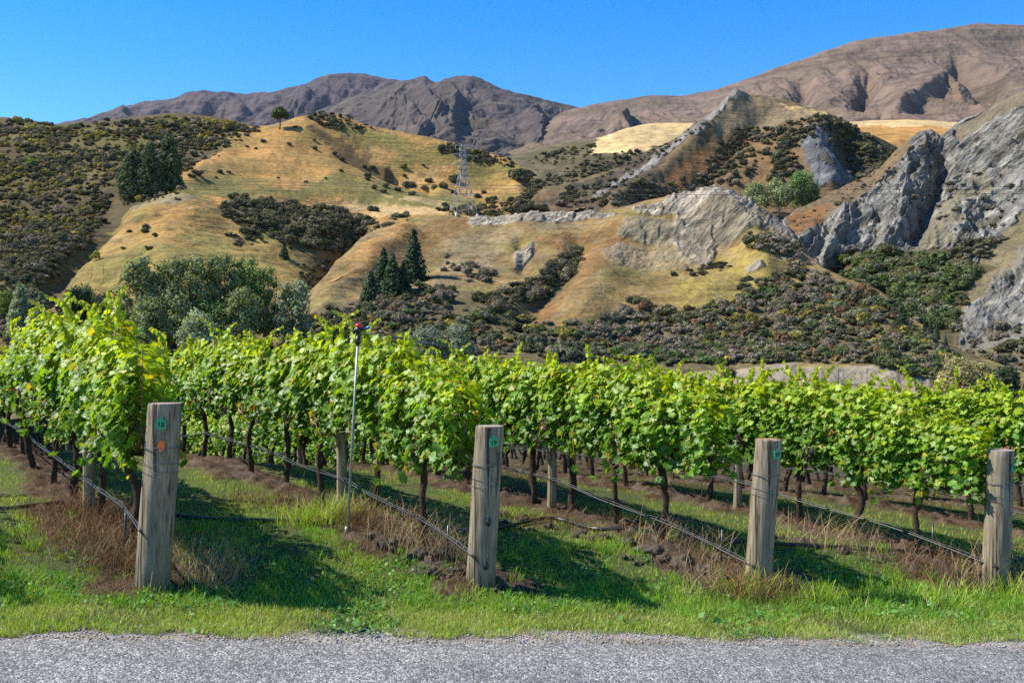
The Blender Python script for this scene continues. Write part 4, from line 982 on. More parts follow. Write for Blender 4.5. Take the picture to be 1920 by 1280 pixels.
# ------------------------------------------------------------------ ground of the vineyard terrace
def post_xy(i): return -2.343 + 2.1155 * i, 6.48 + .5916 * i
ROWD = np.array([-.5594, .8289]); ROWN = np.array([.8289, .5594])
def edge_y(x): return 5.92 + .196 * x
def ground_z(x, y):
    x = np.asarray(x, float); y = np.asarray(y, float)
    xx = np.clip(x, -14, 14) + .25 * (x - np.clip(x, -14, 14))
    G = -1.79 - .0675 * xx; e = np.maximum(0, y - 11.5)
    V = -1.66 - .065 * xx - (.20 - .10 * sstep(-3.5, .5, x)) * e * e / (e + 1.2)
    s = y - (7.133 + .279 * x); t = sstep(-.25, .9, s); z = G * (1 - t) + V * t
    f = sstep(75, 160, y) + 0 * x; z = z * (1 - f) + -34 * f
    return z
def row_q(x, y):
    """distance from the nearest row line, its index, and distance along it behind the end post"""
    x = np.asarray(x, float); y = np.asarray(y, float)
    i = ((x + 2.343) * ROWN[0] + (y - 6.48) * ROWN[1]) / (2.1155 * ROWN[0] + .5916 * ROWN[1])
    k = np.round(i); q = (i - k) * (2.1155 * ROWN[0] + .5916 * ROWN[1])
    px_, py2 = -2.343 + 2.1155 * k, 6.48 + .5916 * k
    al = (x - px_) * ROWD[0] + (y - py2) * ROWD[1]
    return q, k, al
def dirt_mask(x, y):
    q, k, al = row_q(x, y)
    w = .29 + .34 * fbm(x * 1.1, y * 1.1, 301, 3) + .12 * sstep(1.6, .2, al)
    m = sstep(w + .08, w - .08, np.abs(q)) * sstep(-.30, -.02, al + .12 * pn(x * 3, y * 3, 305))
    return m * (y < 70)
def clod(x, y):
    m = dirt_mask(x, y)
    r = np.abs(pn(x * 4.2, y * 4.2, 311)) * .075 + np.abs(pn(x * 9, y * 9, 313)) * .045 + fbm(x * 18, y * 18, 317, 2) * .014
    q, k, al = row_q(x, y)
    return m * (r + .03 * np.exp(-(q / .3) ** 2) - .02)
def full_z(x, y):
    x = np.asarray(x, float); y = np.asarray(y, float)
    near = (y < 40) & (np.abs(x) < 40)
    z = ground_z(x, y) + np.where(near, clod(x, y) + fbm(x * .8, y * .8, 321, 3) * .022, 0)
    under = sstep(.02, -.10, y - edge_y(x)) * (y < 40)
    return z - under * .05

def axis(a, b, step, lo, hi, g=1.16):
    r = list(np.arange(a, b, step)); s = step
    while r[-1] < hi: s *= g; r.append(r[-1] + s)
    s = step; l = [a]
    while l[-1] > lo: s *= g; l.append(l[-1] - s)
    return np.array(l[:0:-1] + r)
gx = axis(-6.5, 7.0, .035, -6000, 6000); gy = axis(4.6, 12.5, .04, -60, 9000, 1.09)
GX, GY = np.meshgrid(gx, gy); GZ = full_z(GX, GY)
GZ[GY < -30] = np.minimum(GZ[GY < -30], -2)
nr, nc = GX.shape; ii = np.arange(nr - 1)[:, None] * nc; jj = np.arange(nc - 1)[None]
q4 = np.stack([ii + jj, ii + jj + 1, ii + nc + jj + 1, ii + nc + jj], -1).reshape(-1, 4)
dm = dirt_mask(GX, GY)
gc = np.broadcast_to(np.array([.075, .10, .03]), GX.shape + (3,)).copy()
n = fbm(GX * 2.2, GY * 2.2, 331, 4)
gc = lay(gc, sstep(.1, .6, n) * .6, np.array([.13, .105, .045]))
dn = fbm(GX * 5, GY * 5, 335, 4)
dirt = lay(np.broadcast_to(np.array([.068, .042, .026]), GX.shape + (3,)).copy(), sstep(-.1, .5, dn), np.array([.115, .085, .062]))
gc = lay(gc, sstep(10.5, 13, GY) * sstep(60, 40, GY) * .85, np.array([.055, .043, .024])); gc = lay(gc, dm, dirt)
ed = GY - edge_y(GX)
vg = sstep(.24, .12, ed + .10 * fbm(GX * 2.5, GY * 2.5, 341, 3)) * (GY < 60)
gc = lay(gc, vg, lay(np.broadcast_to(np.array([.30, .25, .19]), GX.shape + (3,)).copy(), sstep(-.2, .5, fbm(GX * 7, GY * 7, 343, 3)), np.array([.36, .33, .30])))
MT_GROUND = terrain_mat('vineyard_soil', 55, 9, .9, .02)
gro = link('ground', mesh('ground', np.stack([GX, GY, GZ], -1).reshape(-1, 3), [q4], gc.reshape(-1, 3), True, MT_GROUND, {'rock': np.zeros(GX.size)}))
tag(gro, 'grassy vineyard ground with bare earth strips under the vine rows', 'ground', kind='structure')

# road: chip seal sheet along the verge
m, nt, out = newmat('chip_seal')
v = mapping(nt); vo = N(nt, 'ShaderNodeTexVoronoi'); vo.inputs['Scale'].default_value = 85; nt.links.new(v, vo.inputs['Vector'])
vo2 = N(nt, 'ShaderNodeTexVoronoi'); vo2.inputs['Scale'].default_value = 48; nt.links.new(v, vo2.inputs['Vector'])
sp = N(nt, 'ShaderNodeSeparateColor'); nt.links.new(vo.outputs['Color'], sp.inputs[0])
sp2 = N(nt, 'ShaderNodeSeparateColor'); nt.links.new(vo2.outputs['Color'], sp2.inputs[0])
c = ramp(nt, sp.outputs[0], [(0, (.05, .05, .055)), (.4, (.19, .19, .192)), (.75, (.33, .33, .33)), (1, (.72, .71, .69))])
c2 = ramp(nt, sp2.outputs[1], [(0, (.06, .06, .065)), (.5, (.21, .21, .212)), (.8, (.36, .36, .36)), (1, (.75, .74, .72))])
c = mixc(nt, .45, c, c2); c = mixc(nt, 1., c, (1.0, .955, .88), 'MULTIPLY')
c = mixc(nt, ramp(nt, vo.outputs['Distance'], [(.35, 0.), (.75, .7)]), c, (.07, .07, .075))
c = mixc(nt, 1., c, ramp(nt, noise_node(nt, v, 2.2, 4), [(.3, .82), (.7, 1.14)]), 'MULTIPLY')
p = N(nt, 'ShaderNodeBsdfPrincipled'); p.inputs['Roughness'].default_value = .85; nt.links.new(c, p.inputs['Base Color'])
b = N(nt, 'ShaderNodeBump'); b.inputs['Strength'].default_value = 1; b.inputs['Distance'].default_value = .008; b.invert = True
nt.links.new(vo.outputs['Distance'], b.inputs['Height']); nt.links.new(b.outputs[0], p.inputs['Normal']); nt.links.new(p.outputs[0], out.inputs[0])
M_ROAD = m
rx = np.linspace(-60, 60, 1600); prof = [(.0, -.03), (-.03, .004), (-.5, .012), (-3, .03), (-6, -.02)]
RV = []
for off, dz in prof:
    jit = (.035 * fbm(rx * 2.2, rx * 0, 351, 4)) if off > -.1 else 0
    y = edge_y(rx) + off + jit; RV.append(np.stack([rx, y, ground_z(rx, edge_y(rx)) + dz + 0 * rx], -1))
RV = np.array(RV); nr, nc = RV.shape[:2]; ii = np.arange(nr - 1)[:, None] * nc; jj = np.arange(nc - 1)[None]
qr = np.stack([ii + jj, ii + nc + jj, ii + nc + jj + 1, ii + jj + 1], -1).reshape(-1, 4)
ro = link('road', mesh('road', RV.reshape(-1, 3), [qr], None, False, M_ROAD)); tag(ro, 'grey chip seal road along the grass verge', 'road', kind='structure')

# ------------------------------------------------------------------ grape vines
LEAF = np.array([(0,.04),(.16,-.13),(.38,-.04),(.36,.17),(.55,.36),(.40,.50),(.35,.70),(.15,.66),(0,.98),(-.15,.66),(-.35,.70),(-.40,.50),(-.55,.36),(-.36,.17),(-.38,-.04),(-.16,-.13)])
LEAF_T = np.array([(16, i, (i + 1) % 16) for i in range(16)])
def leaves(P, Nn, tip, size, col, rng, lobes=True):
    """P petiole points, Nn facing, tip direction (made perpendicular), vectorised five-lobed leaves"""
    n = len(P); Nn = unit(Nn); tip = unit(tip - (tip * Nn).sum(1, keepdims=True) * Nn); sd = np.cross(tip, Nn)
    L2 = np.vstack([LEAF, [(0, .34)]]); m = len(L2)
    cup = rng.uniform(-.25, .5, (n, 1)); fold = rng.uniform(-.05, .3, (n, 1)); wav = rng.normal(size=(n, m)) * .045
    lx, ly = L2[:, 0][None], L2[:, 1][None]
    h = -cup * (ly - .34) ** 2 * 1.1 + fold * np.abs(lx) * .9 + wav
    V = P[:, None] + size[:, None, None] * (sd[:, None] * lx[..., None] + tip[:, None] * ly[..., None] + Nn[:, None] * h[..., None])
    T = (LEAF_T[None] + (np.arange(n) * m)[:, None, None]).reshape(-1, 3)
    cc = np.repeat(col[:, None], m, 1).copy(); cc[:, -1] *= 1.18
    return V.reshape(-1, 3), T, cc.reshape(-1, 3)

m, nt, out = newmat('vine_leaf')
a = N(nt, 'ShaderNodeAttribute', attribute_name='Col')
nz = noise_node(nt, mapping(nt), 26, 4)
c = mixc(nt, 1., a.outputs['Color'], ramp(nt, nz, [(.3, .78), (.7, 1.22)]), 'MULTIPLY')
p = N(nt, 'ShaderNodeBsdfPrincipled'); p.inputs['Roughness'].default_value = .42; p.inputs['Specular IOR Level'].default_value = .4
nt.links.new(c, p.inputs['Base Color'])
b = N(nt, 'ShaderNodeBump'); b.inputs['Strength'].default_value = .35; b.inputs['Distance'].default_value = .01
nt.links.new(noise_node(nt, mapping(nt), 60, 3), b.inputs['Height']); nt.links.new(b.outputs[0], p.inputs['Normal'])
t = N(nt, 'ShaderNodeBsdfTranslucent'); nt.links.new(mixc(nt, 1., c, (1.75, 1.6, .45), 'MULTIPLY'), t.inputs['Color'])
mx = N(nt, 'ShaderNodeMixShader'); mx.inputs[0].default_value = .40
nt.links.new(p.outputs[0], mx.inputs[1]); nt.links.new(t.outputs[0], mx.inputs[2]); nt.links.new(mx.outputs[0], out.inputs[0])
M_LEAF = m
M_VBARK = simple_mat('vine_bark', (.055, .038, .028), .95, vary=.55, scale=26, bump=.8, spec=.1)
M_GRAPE = simple_mat('grapes', (.055, .018, .03), .5, vary=.4, scale=30)
M_CANE = simple_mat('vine_cane', (.26, .12, .05), .7, vary=.3, scale=20)

def lumpy_tube(mb, pts, rad, k, rng, amt=.2):
    n0 = len(mb.v); mb.tube(pts, rad, k); V = mb.v[-1]; c = np.repeat(np.asarray(pts, float), k, 0)
    V[:len(c)] += (V[:len(c)] - c) * rng.normal(size=(len(c), 1)) * amt

def curve(pts, n):
    pts = np.asarray(pts, float); return pchip(np.linspace(0, 1, len(pts)), pts, np.linspace(0, 1, n))

def vine_variant(seed, nleaf, top=1.55, small=False):
    rng = np.random.default_rng(seed)
    # trunk and cordon
    tb = MB(); bx, by = rng.uniform(-.06, .06, 2); ch = .74
    kx = rng.uniform(-.1, .1)
    tr = curve([(0, 0, -.12), (kx * .6, by, .12), (kx + bx, by * 1.6, .38), (kx * .4, by * .6, .58), (0, 0, ch)], 16)
    lumpy_tube(tb, tr, np.linspace(.031, .022, 16) * rng.uniform(.85, 1.2), 8, rng, .2)
    for s in (-1, 1):
        arm = curve([(0, 0, ch - .05), (s * .10, rng.uniform(-.02, .02), ch + .02), (s * .28, rng.uniform(-.02, .02), ch + rng.uniform(-.02, .03)), (s * .5, 0, ch + .01)], 12)
        lumpy_tube(tb, arm, np.linspace(.026, .016, 12), 7, rng, .22)
    trunk = tb.mesh('trunk', M_VBARK, True)
    # canes with leaves
    cb = MB(); P = []; D = []; S = []; Y = []
    xs = np.linspace(-.5, .5, 13) + rng.normal(size=13) * .02
    for x in xs:
        tp = top * rng.uniform(.88, 1.05) - ch; lean = rng.uniform(-.16, .16); sway = rng.normal() * .07
        cn = curve([(x, 0, ch), (x + sway * .4, lean * .8, ch + tp * .35), (x + sway, lean * 1.1, ch + tp * .7), (x + sway * 1.6, lean * 1.1 + rng.normal() * .06, ch + tp * 1.02)], 14)
        cb.tube(cn[::2], np.linspace(.006, .003, 7), 4)
        if rng.random() < .55:                                   # shoot that stands up or flops over above the hedge
            e = cn[-1]; f = rng.uniform(-.2, .2); g = rng.uniform(-.2, .2); hh = rng.uniform(.06, .25)
            sh = curve([e, e + (f * .3, g * .3, hh * .7), e + (f, g, hh)], 8); cb.tube(sh, .003, 4)
            P.append(np.repeat(sh, 2, 0)); S.append(np.repeat(np.linspace(.07, .035, 8), 2)); Y.append(np.full(16, 1.25)); D.append(unit(rng.normal(size=(16, 3)) * np.array([1, 1, .4])))
    m0 = nleaf
    x = rng.uniform(-.68, .68, m0); u = rng.uniform(0, 1, m0); zt = top + .10 * pn(x * 4, np.full(m0, seed * 1.7), 5) + .05 * pn(x * 9, np.full(m0, seed * 1.3), 6)
    zb = .69 + .16 * pn(x * 3.3, np.full(m0, seed * 2.1), 7); z = zb + (zt - zb) * u ** .92
    th = .205 * (1 - .35 * np.abs(2 * u - .9)) * (1 + .5 * pn(x * 3.2 + 9, z * 3.2 + seed, 8))
    sgn = np.where(rng.random(m0) < .5, -1, 1.); fr = rng.uniform(.15, 1, m0) ** .45; y = sgn * th * fr
    P.append(np.stack([x, y, z], -1)); S.append(rng.uniform(.045, .088, m0)); Y.append(u); D.append(np.stack([rng.normal(size=m0) * .55, sgn * fr + rng.normal(size=m0) * .25, .45 + .6 * u + rng.normal(size=m0) * .35], -1))
    # a few hanging shoots
    for h in range(4):
        x0 = rng.uniform(-.45, .45); sg = rng.choice([-1, 1]); hang = curve([(x0, 0, ch + .15), (x0 + rng.normal() * .1, sg * .24, ch + .1), (x0 + rng.normal() * .15, sg * .3, ch - rng.uniform(.0, .2))], 7)
        cb.tube(hang, .0035, 4); P.append(np.repeat(hang, 2, 0)); S.append(np.full(14, .07)); Y.append(np.full(14, .05)); D.append(unit(rng.normal(size=(14, 3)) + np.array([0, sg * .8, .3])))
    P = np.vstack(P); D = np.vstack(D); S = np.concatenate(S); Y = np.concatenate(Y); nl = len(P)
    tip = np.stack([rng.normal(size=nl) * .7, rng.normal(size=nl) * .3 + .4 * np.sign(P[:, 1]), -1.0 + rng.normal(size=nl) * .5], -1)
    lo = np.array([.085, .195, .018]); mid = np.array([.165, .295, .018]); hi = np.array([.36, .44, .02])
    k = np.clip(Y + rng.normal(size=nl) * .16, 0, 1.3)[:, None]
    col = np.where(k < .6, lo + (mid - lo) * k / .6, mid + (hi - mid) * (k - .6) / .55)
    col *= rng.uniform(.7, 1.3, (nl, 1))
    r = rng.random(nl)
    col[r < .10] = np.array([.27, .31, .035]) * rng.uniform(.8, 1.2, ((r < .10).sum(), 1))
    col[r < .022] = (.40, .34, .04)
    rd = (r > .987) & (Y < .45); col[rd] = (.26, .07, .02)
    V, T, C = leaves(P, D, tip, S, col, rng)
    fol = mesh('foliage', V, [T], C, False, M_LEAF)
    canes = cb.mesh('canes', M_CANE)
    # bunches
    iv, it = ico(); gs = []
    for g in range(3):
        gb = MB(); gx0 = rng.uniform(-.45, .45); sg = -1 if rng.random() < .7 else 1; gy0 = sg * rng.uniform(.1, .27); gz0 = ch + rng.uniform(-.01, .2)
        for b_ in range(42):
            f = rng.random(); rr = .036 * (1 - .72 * f); a_ = rng.uniform(0, 6.28)
            gb.add(iv * .009 * rng.uniform(.8, 1.15) + np.array([gx0 + rr * math.cos(a_), gy0 + rr * math.sin(a_), gz0 - f * .13]), None, it)
        gs.append(gb.mesh('grape_bunch', M_GRAPE, True))
    return trunk, canes, fol, gs

NV = 9
VAR = [vine_variant(500 + i, 1480, 1.5 + .1 * math.sin(i * 2.3)) for i in range(NV)]
FARV = [vine_variant(600 + i, 800, 1.5 + .08 * math.sin(i * 1.9)) for i in range(5)]
RZ = math.atan2(ROWD[1], ROWD[0])
FIRST = {-1: .7, 0: .60, 1: .69, 2: .87, 3: .62, 4: .7, 5: .7, 6: .7, 7: .7}
COUNT = {-1: 9, 0: 12, 1: 17, 2: 30, 3: 36, 4: 38, 5: 38, 6: 36, 7: 34}
POSTD = {0: 8.06, 1: 8.99, 2: 9.85, 3: 10.6, 4: 11.15, 5: 12.2, 6: 13, 7: 14}
ROWNAME = {-1: 'the hidden row outside the orange-spotted post', 0: 'the row of the orange-spotted post', 1: 'the row of the insulator post', 2: 'the row of the lichen-topped post', 3: 'the row of the yellow-striped post',
           4: 'the next row past the yellow-striped post', 5: 'the second row past the yellow-striped post', 6: 'the third row past the yellow-striped post', 7: 'the fourth row past the yellow-striped post'}
TOPF = {(0, 0): .94, (0, 1): 1.0, (0, 2): 1.01, (0, 3): .98, (0, 4): .95, (0, 5): .8, (0, 6): .72, (0, 7): .7, (0, 8): .7, (0, 9): .7, (0, 10): .7, (0, 11): .7, (1, 0): .93, (1, 1): 1.05, (1, 2): 1.05, (1, 3): .98, (2, 0): .93, (2, 1): 1.04, (2, 2): 1.04, (3, 0): .92}
STEP = .79
vr = np.random.default_rng(77)
def make_vine(pos, var, near, label, group, sc, flip):
    trunk, canes, fol, gs = var
    o = empty('grapevine', pos, RZ + (math.pi if flip else 0)); tag(o, label, 'grapevine', group); o.scale = sc
    link('trunk', trunk, o); link('foliage', fol, o)
    if near:
        link('canes', canes, o)
        for g in gs: link('grape_bunch', g, o)
    return o
for r in range(-1, 8):
    px0, py0 = post_xy(r)
    for k in range(COUNT[r]):
        dy = FIRST[r] + (STEP if r < 2 else .54) * k; x = px0 + ROWD[0] / ROWD[1] * dy; y = py0 + dy
        if r == -1 and k > 8: continue
        z = float(ground_z(x, y)) + .03
        x += vr.normal() * .015
        near = y < 13.5 and r < 5
        var = VAR[vr.integers(NV)] if y < 16 else FARV[vr.integers(5)]
        f = TOPF.get((r, k), vr.uniform(.96, 1.05)) * (1.0 if r < 2 else .97 if r == 2 else .90)
        if r > 0: f *= 1 - .03 * min(7, max(0, (k - 3) * (1 if r < 2 else .68)))
        if r == -1: f *= 1.1
        if k < 12 and r < 4: lab = '%s grapevine from the end in %s' % (ORD[k], ROWNAME[r]); grp = 'vines of ' + ROWNAME[r]
        elif k < 5: lab = '%s grapevine from the end in %s' % (ORD[k], ROWNAME[r]); grp = 'vines of ' + ROWNAME[r]
        else: lab = 'leafy grapevine far along %s' % ROWNAME[r]; grp = 'far vines of ' + ROWNAME[r]
        make_vine((x, y, z), var, near, lab, grp, (1, 1, f), vr.random() < .5)

# ------------------------------------------------------------------ posts
m, nt, out = newmat('weathered_wood')
v = mapping(nt, scale=(1, 1, .07)); g1 = noise_node(nt, v, 55, 7, .65); g2 = noise_node(nt, mapping(nt, scale=(1, 1, .25)), 9, 4)
g3 = noise_node(nt, mapping(nt, scale=(1, 1, .035)), 26, 3)
c = ramp(nt, g1, [(.31, (.045, .033, .021)), (.42, (.19, .148, .095)), (.56, (.30, .245, .165)), (.78, (.45, .385, .275))])
c = mixc(nt, ramp(nt, g2, [(.42, 0.), (.68, .55)]), c, (.14, .14, .085))
c = mixc(nt, ramp(nt, g3, [(.37, .9), (.44, 0.)]), c, (.04, .03, .022))
a = N(nt, 'ShaderNodeAttribute', attribute_name='Col'); c = mixc(nt, 1., c, a.outputs['Color'], 'MULTIPLY')
p = N(nt, 'ShaderNodeBsdfPrincipled'); p.inputs['Roughness'].default_value = .85; p.inputs['Specular IOR Level'].default_value = .2; nt.links.new(c, p.inputs['Base Color'])
b = N(nt, 'ShaderNodeBump'); b.inputs['Strength'].default_value = .9; b.inputs['Distance'].default_value = .008
ad = N(nt, 'ShaderNodeMath', operation='ADD'); nt.links.new(g1, ad.inputs[0]); nt.links.new(ramp(nt, g3, [(.34, 0.), (.42, 1.)]), ad.inputs[1])
nt.links.new(ad.outputs[0], b.inputs['Height']); nt.links.new(b.outputs[0], p.inputs['Normal']); nt.links.new(p.outputs[0], out.inputs[0])
M_WOOD = m
m, nt, out = newmat('end_grain')
tc = N(nt, 'ShaderNodeTexCoord'); wv = N(nt, 'ShaderNodeTexWave'); wv.wave_type = 'RINGS'; wv.rings_direction = 'Z'; wv.inputs['Scale'].default_value = 26; wv.inputs['Distortion'].default_value = 3
nt.links.new(tc.outputs['Object'], wv.inputs['Vector'])
c = ramp(nt, wv.outputs['Fac'], [(0, (.22, .16, .12)), (1, (.40, .34, .27))])
c = mixc(nt, ramp(nt, noise_node(nt, tc.outputs['Object'], 30, 4), [(.45, 0.), (.7, .8)]), c, (.16, .11, .08))
p = N(nt, 'ShaderNodeBsdfPrincipled'); p.inputs['Roughness'].default_value = .9; nt.links.new(c, p.inputs['Base Color']); nt.links.new(p.outputs[0], out.inputs[0])
M_END = m
M_LICHEN = simple_mat('orange_lichen', (.45, .17, .03), .9, vary=.5, scale=60)
M_WIRE = simple_mat('fence_wire', (.16, .16, .155), .6, .3, vary=.2)
M_TAG = simple_mat('green_tag_plastic', (.0, .33, .13), .45, vary=.1)
M_INK = simple_mat('tag_ink', (.008, .012, .01), .7, vary=.1)
M_ORANGE = simple_mat('orange_marker_paint', (.95, .16, .01), .6, vary=.15, scale=60)
M_YELLOW = simple_mat('yellow_paint', (.80, .42, .02), .6, vary=.2, scale=60)
M_BLACK = simple_mat('black_plastic', (.018, .018, .02), .35, vary=.2)

def text_mesh(s, size, depth, mat):
    cu = bpy.data.curves.new('number', 'FONT'); cu.body = s; cu.size = size; cu.extrude = depth; cu.align_x = 'CENTER'; cu.align_y = 'CENTER'; cu.offset = size * .02
    o = bpy.data.objects.new('number', cu); COL.objects.link(o)
    bpy.context.view_layer.update()
    me = bpy.data.meshes.new_from_object(o.evaluated_get(bpy.context.evaluated_depsgraph_get()))
    bpy.data.objects.remove(o); me.materials.clear(); me.materials.append(mat); return me

def post_shaft(h, r, top_lean, rng, seed):
    k = 40; nz_ = 40; zz = np.r_[np.linspace(-.35, h - .012, nz_ - 1), h]; th = np.linspace(0, 2 * np.pi, k, endpoint=False)
    Z_, T_ = np.meshgrid(zz, th, indexing='ij')
    rr = r * (1 + .035 * pn(np.cos(T_) * 1.6 + seed, np.sin(T_) * 1.6 + Z_ * .8, 3) + .02 * pn(T_ * 3 + seed, Z_ * 3, 5)) * (1 + .04 * (h - Z_) / h)
    flat = np.maximum(0, np.cos(T_ - 4.1)) ** 6 * r * .05
    rr = rr - flat
    rr[-1] *= .965
    ck = [(rng.uniform(0, 6.28), rng.uniform(.2, .6)) for _ in range(3)] + [(5.6, .45)]
    for a_, d_ in ck:                                            # drying checks running down from the top
        w_ = np.exp(-((np.angle(np.exp(1j * (T_ - a_)))) / .06) ** 2) * sstep(h - d_, h, Z_)
        rr = rr - w_ * .012
    X = rr * np.cos(T_) + top_lean[0] * Z_ / h; Y = rr * np.sin(T_) + top_lean[1] * Z_ / h
    V = np.stack([X, Y, Z_], -1).reshape(-1, 3)
    i = np.arange(nz_ - 1)[:, None] * k; j = np.arange(k)[None]; j2 = (j + 1) % k
    q = np.stack([i + j, i + j2, i + k + j2, i + k + j], -1).reshape(-1, 4)
    col = np.ones((len(V), 3)); zf = V[:, 2]
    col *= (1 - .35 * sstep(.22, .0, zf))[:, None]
    return V, q, col, k, nz_

POSTNM = {0: 'the orange-spotted post', 1: 'the insulator post', 2: 'the lichen-topped post', 3: 'the yellow-striped post'}
TAGNUM = {0: '18', 1: '19', 2: '20', 3: '21'}
PH = {0: (1.218, .107, .097), 1: (1.163, .100, .070), 2: (1.150, .099, .080), 3: (1.149, .104, .036)}
TAGOFF = {0: (.02, .125), 1: (.036, .105), 2: (.048, .10), 3: (.068, .135)}
prg = np.random.default_rng(5)
POSTLAB = {0: 'thick weathered end post tagged 18 with an orange paint spot', 1: 'weathered end post tagged 19 with two black insulators', 2: 'end post tagged 20 with orange lichen on its top', 3: 'end post tagged 21 with a yellow strip under the tag'}
for r in range(4):
    x, y = post_xy(r); h, rad, lean = PH[r]; z = float(ground_z(x, y))
    o = empty('end_post', (x, y, z)); tag(o, POSTLAB[r], 'post', 'end posts along the verge')
    ly = -.03
    V, q, c, k, nz_ = post_shaft(h, rad, (lean, ly), prg, r * 7.3)
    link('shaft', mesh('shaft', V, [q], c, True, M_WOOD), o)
    ring = V[-k:]; ce = ring.mean(0) + np.array([0, 0, .004]); inner = ce + (ring - ce) * .55; inner[:, 2] += .003
    VV = np.vstack([ring, inner, ce]); j = np.arange(k); j2 = (j + 1) % k
    link('end_face', mesh('end_face', VV, [np.stack([j, j2, k + j2, k + j], -1), np.stack([k + j, k + j2, np.full(k, 2 * k)], -1)], None, False, M_END), o)
    def surf(dx, zz, extra=0):
        """point on the camera side of the shaft at sideways offset dx"""
        cx = lean * zz / h; cy = ly * zz / h; R_ = rad * (1 + .04 * (h - zz) / h) + extra
        return np.array([cx + dx, cy - math.sqrt(max(0, R_ * R_ - dx * dx)), zz])
    for f in (.235, .315, .36):
        zz = h * (1 - f); R_ = rad * (1 + .04 * f) + .004; th = np.linspace(0, 2 * np.pi, 49)
        mb = MB(); tl = prg.uniform(-.006, .006)
        for off in ((0, .007) if f < .3 else (0,)):
            mb.tube(np.stack([lean * zz / h + R_ * np.cos(th), ly * zz / h + R_ * np.sin(th), zz + off + tl * np.cos(th) + .002 * np.sin(5 * th)], -1), .0019, 5, cap=False)
        s_ = surf(rad * .25, zz, .006); mb.tube([s_ + (-.004, 0, .006), s_ + (0, -.004, .012), s_ + (.005, -.004, .002), s_ + (0, 0, -.006)], .002, 5)
        mb.build('wire_wrap', M_WIRE, o)
    # ear tag
    dx, dz = TAGOFF[r]; sz = h - dz; pnt = surf(dx, sz, .004); ang = math.asin(dx / rad)
    outl = [(-.031,-.034),(.031,-.034),(.033,-.02),(.031,.018),(.026,.024),(.010,.026),(.009,.042),(.005,.048),(-.005,.048),(-.009,.042),(-.010,.026),(-.026,.024),(-.031,.018),(-.033,-.02)]
    n_ = len(outl); fr = np.array([(a_, -.0025, b_) for a_, b_ in outl]); bk = np.array([(a_, .0025, b_) for a_, b_ in outl])
    Vt = np.vstack([fr, bk]); qs = np.array([(i, n_ + i, n_ + (i + 1) % n_, (i + 1) % n_) for i in range(n_)])
    me = bpy.data.meshes.new('ear_tag'); me.from_pydata([tuple(v_) for v_ in Vt], [], [tuple(range(n_)), tuple(range(2 * n_ - 1, n_ - 1, -1))] + [tuple(q_) for q_ in qs]); me.materials.append(M_TAG); me.update()
    tg = link('ear_tag', me, o, tuple(pnt)); tg.rotation_euler = (0, math.radians(prg.uniform(-4, 4)), ang)
    nm = link('number', text_mesh(TAGNUM[r], .044, .0008, M_INK), tg, (0, -.0036, -.006)); nm.rotation_euler = (math.radians(90), 0, 0)
    def blob(name, dx0, z0, w_, h_, mat, jag=.15):
        a_ = np.linspace(0, 2 * np.pi, 28, endpoint=False); jg = 1 + prg.normal(size=28) * jag * .5
        pts = [surf(dx0 + w_ * math.cos(t_) * g_, z0 + h_ * math.sin(t_) * g_, .0045) for t_, g_ in zip(a_, jg)]
        mid = [surf(dx0 + .5 * w_ * math.cos(t_) * g_, z0 + .5 * h_ * math.sin(t_) * g_, .0055) for t_, g_ in zip(a_, jg)]
        VV = np.vstack([pts, mid, [surf(dx0, z0, .006)]]); j = np.arange(28); j2 = (j + 1) % 28
        link(name, mesh(name, VV, [np.stack([j, j2, 28 + j2, 28 + j], -1), np.stack([28 + j, 28 + j2, np.full(28, 56)], -1)], None, True, mat), o)
    if r == 0: blob('paint_spot', .03, h - .268, .021, .036, M_ORANGE)
    if r == 3: blob('paint_strip', .075, h - .185, .008, .022, M_YELLOW, .05)
    if r == 1:
        for f in (.565, .83):
            c_ = surf(.032, h * (1 - f), .008); mb = MB()
            zz = np.array([-.034, -.028, -.018, -.006, .004, .014, .022, .03, .036]); rr_ = np.array([.006, .014, .019, .021, .019, .013, .009, .011, .005])
            mb.tube(np.stack([np.full(9, c_[0]), np.full(9, c_[1]), c_[2] + zz], -1), rr_, 12)
            mb.build('insulator', M_BLACK, o, True)
    if r == 2:
        lp = []
        mb = MB()
        for _ in range(26):
            a_ = prg.uniform(0, 6.28); d_ = rad * .9 * math.sqrt(prg.random()); iv, it = ico()
            s3 = prg.uniform(.006, .016)
            mb.add(iv * np.array([s3, s3, .0025]) + ce + np.array([d_ * math.cos(a_), d_ * math.sin(a_), .001]), None, it)
        mb.build('lichen', M_LICHEN, o)

# in-row posts
def row_post(r, d, h, rad, lab, lean=0):
    px0, py0 = post_xy(r); x = px0 + ROWD[0] / ROWD[1] * (d - py0) - .02; z = float(ground_z(x, d))
    mb = MB(); zz = np.linspace(-.3, h, 14)
    mb.tube(np.stack([lean * zz + .006 * np.sin(zz * 5), 0 * zz, zz], -1), rad * (1 + .02 * np.sin(zz * 7)), 12)
    o = mb.build('trellis_post', M_WOOD, None, True); o.location = (x, d, z); tag(o, lab, 'post', 'trellis posts in the rows')
for r in range(0, 8):
    d = POSTD[r]; k = 0
    while d < post_xy(r)[1] + COUNT[r] * STEP and k < 5:
        tall = (r, k) in ((3, 1), (4, 0), (5, 1))
        row_post(r, d, 1.50 if tall else 1.42, .046, '%s slim trellis post in %s' % (ORD[k], ROWNAME[r]), .0)
        d += 5.4; k += 1

